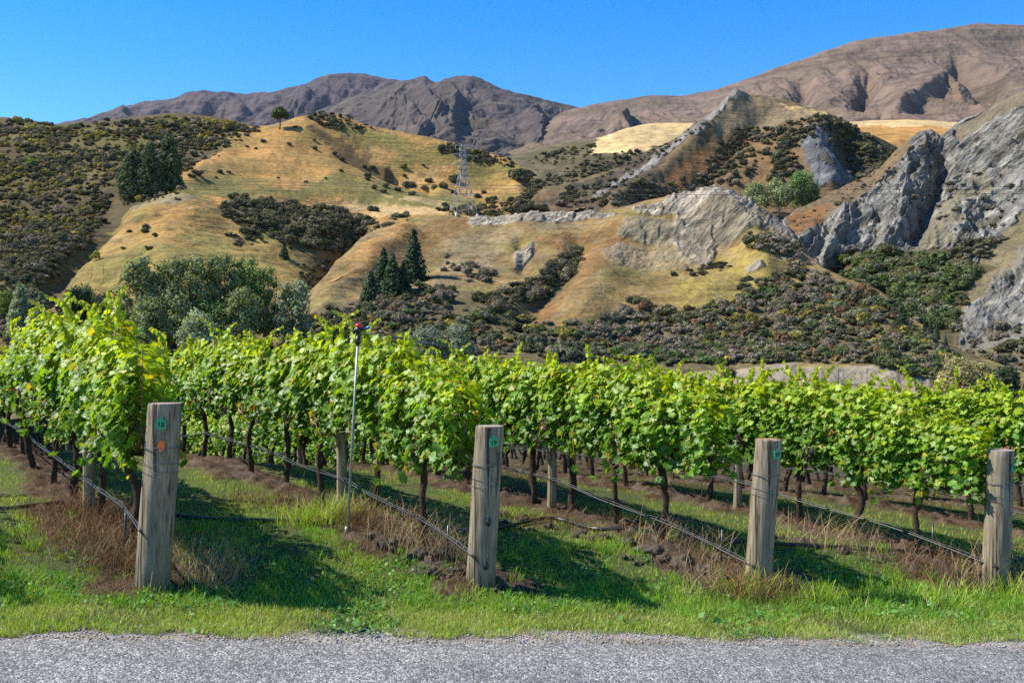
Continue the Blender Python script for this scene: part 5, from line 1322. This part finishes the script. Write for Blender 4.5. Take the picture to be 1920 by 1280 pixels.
# ------------------------------------------------------------------ drip lines, wires, pipe, stakes
M_DRIP = simple_mat('black_drip_tube', (.016, .018, .024), .45, vary=.2)
for r in range(0, 8):
    px0, py0 = post_xy(r); pts = []; dd = POSTD[r] - py0; L_ = COUNT[r] * STEP
    ez = {0: .40, 1: .24, 2: .17, 3: .18}.get(r, .2)
    for dy in np.r_[.06, dd * .35, dd * .7, dd, np.arange(dd + .8, L_, .8)]:
        x = px0 + ROWD[0] / ROWD[1] * dy; y = py0 + dy
        hgt = ez + (.33 - ez) * min(1, dy / dd) ** 1.0 - (.03 * math.sin(math.pi * min(1, dy / dd)))
        z = float(ground_z(x, y)) + hgt + (.015 * math.sin(dy * 3.9) if dy > dd else 0)
        pts.append((x - .03, y - .05, z))
    pts[0] = (px0 - .03, py0 - .12, pts[0][2]); q = pchip(np.arange(len(pts)), np.array(pts), np.linspace(0, len(pts) - 1, len(pts) * 8))
    mb = MB(); mb.tube(q, .0085, 6); o = mb.build('drip_line', M_DRIP, None, True); tag(o, 'black drip irrigation tube strung along ' + ROWNAME[r], 'irrigation tube', 'drip lines under the vines')
    mb = MB()
    q2 = q + np.array([0, 0, .022]) + .006 * np.sin(np.arange(len(q)) * .9)[:, None] * np.array([0, 0, 1])
    mb.tube(q2, .0016, 4); o2 = mb.build('support_wire', M_WIRE, None, True); tag(o2, 'wire carrying the drip tube along ' + ROWNAME[r], 'wire', 'drip support wires')
    if r < 4:
        h, rad, lean = PH[r]
        for f, hz, nm in ((.235, 1.12, 'upper'), (.36, .74, 'fruiting')):
            mb = MB(); zp = h * (1 - f); ps = [(px0 + lean * zp / h - rad, py0 + .03, float(ground_z(px0, py0)) + zp)]
            for dy in np.r_[FIRST[r] + .2, np.arange(FIRST[r] + STEP, L_, 1.6)]:
                x = px0 + ROWD[0] / ROWD[1] * dy; y = py0 + dy; ps.append((x, y, float(ground_z(x, y)) + hz))
            mb.tube(ps, .0022, 4); o = mb.build('trellis_wire', M_WIRE); tag(o, nm + ' trellis wire running back from ' + POSTNM[r], 'wire', 'trellis wires')
        for j, dy in enumerate({0: (.55,), 1: (.38,), 2: (.33,), 3: (.5,)}[r]):
            x = px0 + ROWD[0] / ROWD[1] * dy; y = py0 + dy - .06; z = float(full_z(x, y)); mb = MB()
            mb.tube([(0, 0, -.1), (.01, 0, .30)], .008, 6); o = mb.build('stake', M_BLACK); o.location = (x, y, z); tag(o, 'thin black stake holding up the drip tube near ' + POSTNM[r], 'stake', 'stakes under the drip tubes')
pts = []
for px_, py_p in ((-260, 935), (0, 948), (130, 944), (250, 950), (400, 968), (560, 972), (720, 985), (800, 990), (930, 985), (1035, 967), (1130, 990), (1250, 1000), (1420, 1012), (1600, 1022), (1760, 1035), (2100, 1055)):
    d = 8.
    for _ in range(30):
        x = (px_ - 960) / F * d; z = float(ground_z(x, d)) + .05; d = max(5., min(20., -z * F / (py_p - 640) * .5 + d * .5))
    pts.append(((px_ - 960) / F * d, d, float(ground_z((px_ - 960) / F * d, d)) + .055))
q = pchip(np.arange(len(pts)), np.array(pts), np.linspace(0, len(pts) - 1, 160)); q[:, 2] = [max(float(full_z(a_, b_)) + .012, float(ground_z(a_, b_)) + .03) for a_, b_, c_ in q]; q[:, 2] = np.convolve(np.r_[[q[0, 2]] * 3, q[:, 2], [q[-1, 2]] * 3], np.ones(7) / 7, 'valid')
mb = MB(); mb.tube(q, .017, 10); o = mb.build('irrigation_pipe', M_BLACK, None, True); tag(o, 'thick black irrigation pipe lying across the ground under the rows', 'pipe')

# ------------------------------------------------------------------ sprinkler
sx, sd = (650 - 960) / F * 8.05, 8.05; sz = float(full_z(sx, sd)); tx = (673 - 960) / F * 8.05 - sx; th_ = (640 - 607) / F * 8.05 - sz
spk = empty('sprinkler', (sx, sd, sz)); tag(spk, 'tall leaning galvanised sprinkler riser with a red and black head', 'sprinkler')
M_GALV = simple_mat('galvanised_pipe', (.36, .38, .36), .5, .5, vary=.15, scale=12)
M_RED = simple_mat('red_plastic', (.65, .02, .015), .4, vary=.1); M_BLUE = simple_mat('blue_plastic', (.02, .10, .5), .4, vary=.1)
hp = th_ - .14; mb = MB(); mb.tube([(0, 0, -.2), (tx * hp / th_ * .5, 0, hp * .5), (tx * hp / th_, 0, hp)], .0095, 10); mb.build('riser_pipe', M_GALV, spk, True)
mb = MB(); mb.tube([(0, 0, -.03), (0, 0, .0), (.001, 0, .015), (.002, 0, .05)], [.016, .018, .018, .014], 10); mb.build('coupling', M_GALV, spk, True)
bx = np.array([tx * hp / th_, 0, hp])
mb = MB(); mb.tube([bx + (0, 0, -.03), bx + (0, 0, .03), bx + (.002, 0, .032), bx + (.003, 0, .07), bx + (.003, 0, .072), bx + (.004, 0, .11)], [.022, .022, .015, .015, .025, .028], 10)
mb.tube([bx + (.004, 0, .09), bx + (.045, -.01, .10), bx + (.075, -.015, .105)], [.016, .013, .011], 8)
mb.tube([bx + (.004, 0, .10), bx + (-.03, .01, .085), bx + (-.035, .01, .06)], [.013, .012, .01], 8); mb.build('head', M_BLACK, spk)
mb = MB(); mb.tube([bx + (.004, 0, .108), bx + (.004, 0, .112), bx + (.004, 0, .135), bx + (.004, 0, .142)], [.016, .027, .025, .014], 12); mb.build('cap', M_RED, spk, True)
mb = MB(); mb.tube([bx + (.070, -.015, .104), bx + (.098, -.02, .11)], [.014, .012], 8); mb.build('nozzle', M_BLUE, spk, True)
h0 = np.array([sx, sd, sz]) + bx + (0, 0, .07)
cable('stay_wire', [h0, P3(880, 655, 11.6)], .004, 'pale stay wire running from the sprinkler head into the next row', cat='wire', mat=M_WIRE)
# ------------------------------------------------------------------ grass, weeds, clods, gravel
gr = np.random.default_rng(91)
def visible_pts(n, y0, y1, pw_=1.6):
    y = y0 + (y1 - y0) * gr.random(n) ** pw_; x = gr.uniform(-.545, .545, n) * y * 1.0; return x, y
def blades(x, y, h, w_, col, bend=.5, seg=2, splay=.6):
    n = len(x); z = full_z(x, y) - .004
    th = gr.uniform(0, 2 * np.pi, n); dr = np.stack([np.cos(th), np.sin(th), 0 * th], -1); sd = np.stack([-np.sin(th), np.cos(th), 0 * th], -1)
    ph = gr.uniform(0, 2 * np.pi, n); sd = np.stack([np.cos(ph), np.sin(ph), 0 * ph], -1)
    base = np.stack([x, y, z], -1); B = bend * gr.uniform(.2, 1.2, n)
    Vs = []
    for s in range(seg):
        f = s / seg; c_ = base + dr * (h * B * f ** 1.7)[:, None] + np.array([0, 0, 1]) * (h * f * (1 - .25 * B * f))[:, None]
        ww = (w_ * (1 - .45 * f))[:, None] * sd * .5
        Vs += [c_ - ww, c_ + ww]
    Vs.append(base + dr * (h * B)[:, None] + np.array([0, 0, 1]) * (h * (1 - .3 * B))[:, None])
    m_ = len(Vs); V = np.stack(Vs, 1).reshape(-1, 3); o_ = (np.arange(n) * m_)[:, None]
    q = np.vstack([o_ + np.array([2*s, 2*s+1, 2*s+3, 2*s+2]) for s in range(seg - 1)]) if seg > 1 else np.zeros((0, 4), int)
    t = o_ + np.array([2*seg-2, 2*seg-1, 2*seg])
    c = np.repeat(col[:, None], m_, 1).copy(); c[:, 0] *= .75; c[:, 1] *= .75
    return V, q, t, c.reshape(-1, 3)
class Acc:
    def __init__(s): s.v = []; s.q = []; s.t = []; s.c = []; s.n = 0
    def add(s, V, q, t, c):
        s.v.append(V); s.c.append(c)
        if len(q): s.q.append(q + s.n)
        if len(t): s.t.append(t + s.n)
        s.n += len(V)
    def mesh(s, name, mat): return mesh(name, np.vstack(s.v), [np.vstack(s.q)] * bool(s.q) + [np.vstack(s.t)] * bool(s.t), np.vstack(s.c), False, mat)
M_GRASS = foliage_mat('grass_blades', .35, .5, .35, ttint=(1.35, 1.3, .4))
M_DRY = foliage_mat('dry_weeds', .15, .8, .1, ttint=(1, .9, .7))
G = Acc()
# lawn between the rows and on the headland
x, y = visible_pts(260000, 5.0, 15.5, 1.5)
ed = y - edge_y(x); dm_ = dirt_mask(x, y)
pt = fbm(x * 1.5, y * 1.5, 401, 3); lush = sstep(.0, .5, fbm(x * .9 + 5, y * .9, 405, 3))
s_ = y - (7.133 + .279 * x); head = sstep(.55, .75, ed) * sstep(.5, -.2, s_)      # taller growth round the post line
keep = (gr.random(len(x)) > dm_ * 1.05 - .02) & (gr.random(len(x)) > .8 * sstep(10.5, 13, y)) & (ed > .10 + .12 * fbm(x * 2.3, y * 2.3, 341, 3)) & (gr.random(len(x)) < .55 + .9 * pt + .35 * head)
x, y, ed, pt, lush, head = [a_[keep] for a_ in (x, y, ed, pt, lush, head)]; n = len(x)
verge = sstep(.75, .45, ed)
h = gr.uniform(.018, .05, n) * (1 + .5 * lush + .9 * head) + .01 * verge
g0 = np.array([.23, .38, .03]); g1 = np.array([.45, .52, .05]); dkg = np.array([.14, .33, .03]); pale = np.array([.42, .48, .13]); straw = np.array([.45, .36, .17])
mixv = np.clip(.5 + .9 * fbm(x * 2, y * 2, 411, 3) + gr.normal(size=n) * .25, 0, 1)[:, None]
col = g0 + (g1 - g0) * mixv; col = col * (1 - head[:, None] * .65) + dkg * head[:, None] * .65
col = col * (1 - verge[:, None] * .6) + pale * verge[:, None] * .6
st = gr.random(n) < .07 + .05 * verge; col[st] = straw * gr.uniform(.7, 1.2, (st.sum(), 1)); col *= gr.uniform(.75, 1.3, (n, 1))
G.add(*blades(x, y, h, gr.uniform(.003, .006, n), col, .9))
x, y = visible_pts(150000, 5.0, 7.6, 1.0); ed = y - edge_y(x); k = (ed > .10 + .12 * fbm(x * 2.3, y * 2.3, 341, 3)) & (ed < .95) & (gr.random(len(x)) < .75 + .8 * fbm(x * 1.5, y * 1.5, 401, 3)); x, y, ed = x[k], y[k], ed[k]; n = len(x)
mixv = np.clip(.5 + 1.1 * fbm(x * 2.6, y * 2.6, 413, 3) + gr.normal(size=n) * .3, 0, 1)[:, None]; col = (g0 + (pale - g0) * mixv) * gr.uniform(.7, 1.3, (n, 1)); st = gr.random(n) < .10 + .25 * (fbm(x * 1.9, y * 3, 415, 3) > .3); col[st] = straw * gr.uniform(.6, 1.1, (st.sum(), 1))
G.add(*blades(x, y, gr.uniform(.02, .06, n), gr.uniform(.0025, .005, n), col, .8))
# longer tufts
tx_, ty_ = visible_pts(1500, 6.0, 12, 1.2); e2 = ty_ - edge_y(tx_); k2 = (e2 > .55) & (e2 < 2.6) & (gr.random(len(tx_)) > dirt_mask(tx_, ty_) * .75); tx_, ty_ = tx_[k2], ty_[k2]
rt = len(tx_); nb = 26; xx = np.repeat(tx_, nb) + gr.normal(size=rt * nb) * .035; yy = np.repeat(ty_, nb) + gr.normal(size=rt * nb) * .035
hh = np.repeat(gr.uniform(.05, .13, rt), nb) * gr.uniform(.5, 1.1, rt * nb)
cc = np.repeat((dkg + (g0 - dkg) * gr.random((rt, 1)) * 1.3), nb, 0) * gr.uniform(.75, 1.35, (rt * nb, 1))
G.add(*blades(xx, yy, hh, gr.uniform(.003, .006, rt * nb), cc, .7, 3))
# big tufts beside the posts and in front of post 20 and 21
for cx, cy, nn, hm in ((1.75, 7.35, 120, .3), (2.3, 7.4, 220, .22), (2.9, 7.6, 160, .17), (3.6, 7.9, 160, .2), (4.15, 8.0, 240, .25), (4.5, 8.2, 200, .25), (3.2, 7.55, 200, .2), (-1.45, 8.4, 260, .32), (-1.7, 8.3, 160, .3), (1.2, 7.2, 150, .15), (-.2, 6.85, 150, .12), (-3.2, 6.2, 200, .12)):
    xx = cx + gr.normal(size=nn) * .13; yy = cy + gr.normal(size=nn) * .08; cc = (dkg + (g1 - dkg) * gr.random((nn, 1))) * gr.uniform(.8, 1.3, (nn, 1)); d_ = gr.random(nn) < .15; cc[d_] = straw
    G.add(*blades(xx, yy, hm * gr.uniform(.4, 1.1, nn), gr.uniform(.004, .008, nn), cc, .75, 4))
# clover and broad leaves
x, y = visible_pts(30000, 5.6, 9.5, 1.0); ed = y - edge_y(x); s_ = y - (7.133 + .279 * x); cl = fbm(x * 1.7, y * 1.7, 421, 3)
k = ((cl > .02) & (ed > .5) & (s_ < .6) & (dirt_mask(x, y) < .5)) | ((ed > .05) & (ed < .5) & (cl > .28)); x, y = x[k], y[k]; n = len(x)
z = full_z(x, y) + gr.uniform(.012, .055, n); sz_ = gr.uniform(.007, .017, n); big = gr.random(n) < .02; sz_[big] *= 2.2
nn_ = unit(np.stack([gr.normal(size=n) * .5, gr.normal(size=n) * .5 - .2, np.ones(n)], -1)); v, f, c = clumps(np.stack([x, y, z], -1), nn_, sz_, np.array([.10, .25, .04]) * gr.uniform(.6, 1.5, (n, 1)), gr, 4, .1)
G.add(v, f, np.zeros((0, 3), int), c)
go = link('grass', G.mesh('grass', M_GRASS)); tag(go, 'green grass and clover on the verge and between the vine rows', 'grass', kind='stuff')

# dry weeds on the earth strips
W = Acc()
x, y = visible_pts(120000, 6.2, 16, 1.3); dmk = dirt_mask(x, y); pt = fbm(x * 1.3, y * 1.3, 431, 3)
k = ((dmk > .4) | ((y > 10.8) & (gr.random(len(x)) < .5))) & (gr.random(len(x)) < .28 + 1.0 * pt); x, y = x[k], y[k]; n = len(x)
c0 = np.array([.21, .115, .055]); c1 = np.array([.37, .27, .145]); c2 = np.array([.12, .075, .045]); f = gr.random((n, 1))
col = np.where(f < .5, c2 + (c0 - c2) * f * 2, c0 + (c1 - c0) * (f - .5) * 2)
W.add(*blades(x, y, gr.uniform(.03, .11, n), gr.uniform(.0018, .004, n), col, 1.5, 3))
# dry clumps: (px-independent ground spots, radius, height)
for cx, cy, rr_, nn, hm, cc0 in ((-2.05, 6.75, .14, 260, .34, c1), (-1.95, 6.6, .2, 200, .2, c1), (1.80, 7.42, .16, 700, .26, c0 * 1.2), (1.6, 7.55, .2, 300, .3, c1), (-.75, 7.75, .2, 260, .42, c1), (-.5, 7.55, .16, 160, .4, c1), (-1.15, 8.2, .16, 420, .28, c0 * 1.2), (-1.35, 8.35, .12, 240, .34, c1),
                           (-2.95, 7.2, .28, 1100, .26, c0), (-2.7, 6.95, .22, 700, .22, c1 * .9), (-3.3, 8.0, .3, 1000, .24, c0), (-2.6, 6.75, .14, 400, .18, c0), (3.6, 8.35, .22, 300, .24, c0), (3.85, 8.3, .14, 120, .45, c1), (3.3, 8.5, .2, 90, .4, c1), (2.8, 8.9, .25, 260, .4, c1), (4.25, 8.35, .15, 110, .42, c1), (1.2, 8.45, .2, 110, .36, c1), (1.6, 8.1, .16, 100, .42, c1), (.3, 9.1, .3, 300, .22, c0), (-2.2, 9.2, .4, 500, .22, c0)):
    xx = cx + gr.normal(size=nn) * rr_; yy = cy + gr.normal(size=nn) * rr_ * .8
    W.add(*blades(xx, yy, hm * gr.uniform(.35, 1.1, nn), gr.uniform(.0025, .005, nn), cc0 * gr.uniform(.6, 1.35, (nn, 1)), 1.0, 4))
wo_ = link('dry_weeds', W.mesh('dry_weeds', M_DRY)); tag(wo_, 'brown dead weeds and straw on the bare strips under the vines', 'weeds', kind='stuff')

# clods of earth
M_CLOD = simple_mat('earth_clod', (.165, .13, .10), .95, vary=.5, scale=22, bump=1., spec=.05)
iv3 = None
import bmesh
bm = bmesh.new(); bmesh.ops.create_icosphere(bm, subdivisions=4, radius=1); iv3 = np.array([v_.co for v_ in bm.verts]); it3 = np.array([[v_.index for v_ in f_.verts] for f_ in bm.faces]); bm.free()
CM = []
for k in range(5):
    r_ = 1 + .55 * fbm(iv3[:, 0] * 1.7 + k * 9, iv3[:, 1] * 1.7 + iv3[:, 2], 501, 3) + .34 * np.abs(fbm(iv3[:, 0] * 4 + k, iv3[:, 1] * 4 + iv3[:, 2] * 3, 503, 3)) - .2
    CM.append(mesh('dirt_clod', iv3 * r_[:, None] * np.array([1, .9, .55]), [it3], None, False, M_CLOD))
CL = [(.95,8.4,.11),(1.12,8.2,.13),(.8,8.62,.09),(1.35,7.95,.12),(1.22,8.05,.08),(1.5,7.85,.09),(1.05,8.0,.07),(.6,8.75,.08),(-.95,7.65,.13),(-.72,7.5,.12),(-.6,7.35,.14),(-.45,7.25,.11),(-.85,7.85,.08),(-.3,7.3,.08),(-.55,7.55,.07),(.35,8.95,.09),(-1.1,7.95,.08),(-.15,6.98,.07),(.05,7.15,.06),(2.6,9.05,.1),(2.9,8.75,.09),(3.2,8.65,.08),(.1,9.3,.1),(-.1,9.5,.1),(1.7,7.75,.07),(-2.45,7.0,.07),(-2.2,6.35,.06),(2.4,9.3,.1),(4.9,9.4,.12),(4.7,9.6,.1)]
for x, y, s in CL + [(x_ + gr.normal() * .16, y_ + gr.normal() * .14, s_ * .55) for x_, y_, s_ in CL * 2]:
    s *= .8
    o = link('dirt_clod', CM[gr.integers(5)]); o.location = (x, y, float(full_z(x, y)) + s * .02); o.rotation_euler = (gr.normal() * .2, gr.normal() * .2, gr.uniform(0, 6.28)); o.scale = (s, s, s)
    j = int(np.argmin([math.hypot(x - post_xy(i)[0] - .4 * (i * 0), y - post_xy(i)[1]) for i in range(4)]))
    q_, kk, al = row_q(np.array(x), np.array(y)); kk = int(min(3, max(0, kk)))
    tag(o, 'lump of dry grey earth on the bare strip behind ' + POSTNM[kk], 'dirt clod', 'earth clods behind ' + POSTNM[kk])
# loose stones along the road edge
S = MB(); iv, it = ico(); n = 5200; x = gr.uniform(-3.6, 4.2, n); y = edge_y(x) + gr.uniform(-.02, .26, n) ; sz_ = gr.uniform(.003, .010, n)
z = full_z(x, y)
ov = np.array([(1,0,0),(-1,0,0),(0,1,0),(0,-1,0),(0,0,1),(0,0,-1)], float); ot = np.array([(0,2,4),(2,1,4),(1,3,4),(3,0,4),(2,0,5),(1,2,5),(3,1,5),(0,3,5)])
V = (ov[None] * sz_[:, None, None] * gr.uniform(.6, 1.3, (n, 6, 1)) * np.array([1, 1, .7]) + np.stack([x, y, z + sz_ * .3], -1)[:, None]).reshape(-1, 3)
T = (ot[None] + (np.arange(n) * 6)[:, None, None]).reshape(-1, 3); c = np.repeat(gr.uniform(.5, 1.3, (n, 1)) * np.array([.33, .31, .29]), 6, 0)
so_ = link('gravel', mesh('gravel', V, [T], c, False, simple_mat('gravel', (1, 1, 1), .9, vary=.2, vcol=True))); tag(so_, 'loose gravel along the edge of the road', 'gravel', kind='stuff')

# ------------------------------------------------------------------ clear mountain air
mb = MB(); mb.box((-7000, -80, -80), (7000, 9500, 2300)); m, nt, out = newmat('mountain_air')
pv = N(nt, 'ShaderNodeVolumePrincipled'); pv.inputs['Color'].default_value = (.62, .74, 1, 1); pv.inputs['Density'].default_value = 1.0e-5; pv.inputs['Anisotropy'].default_value = .1
nt.links.new(pv.outputs[0], out.inputs['Volume'])
hz = mb.build('haze', m); tag(hz, 'thin blue haze of clear mountain air', 'haze', kind='stuff')
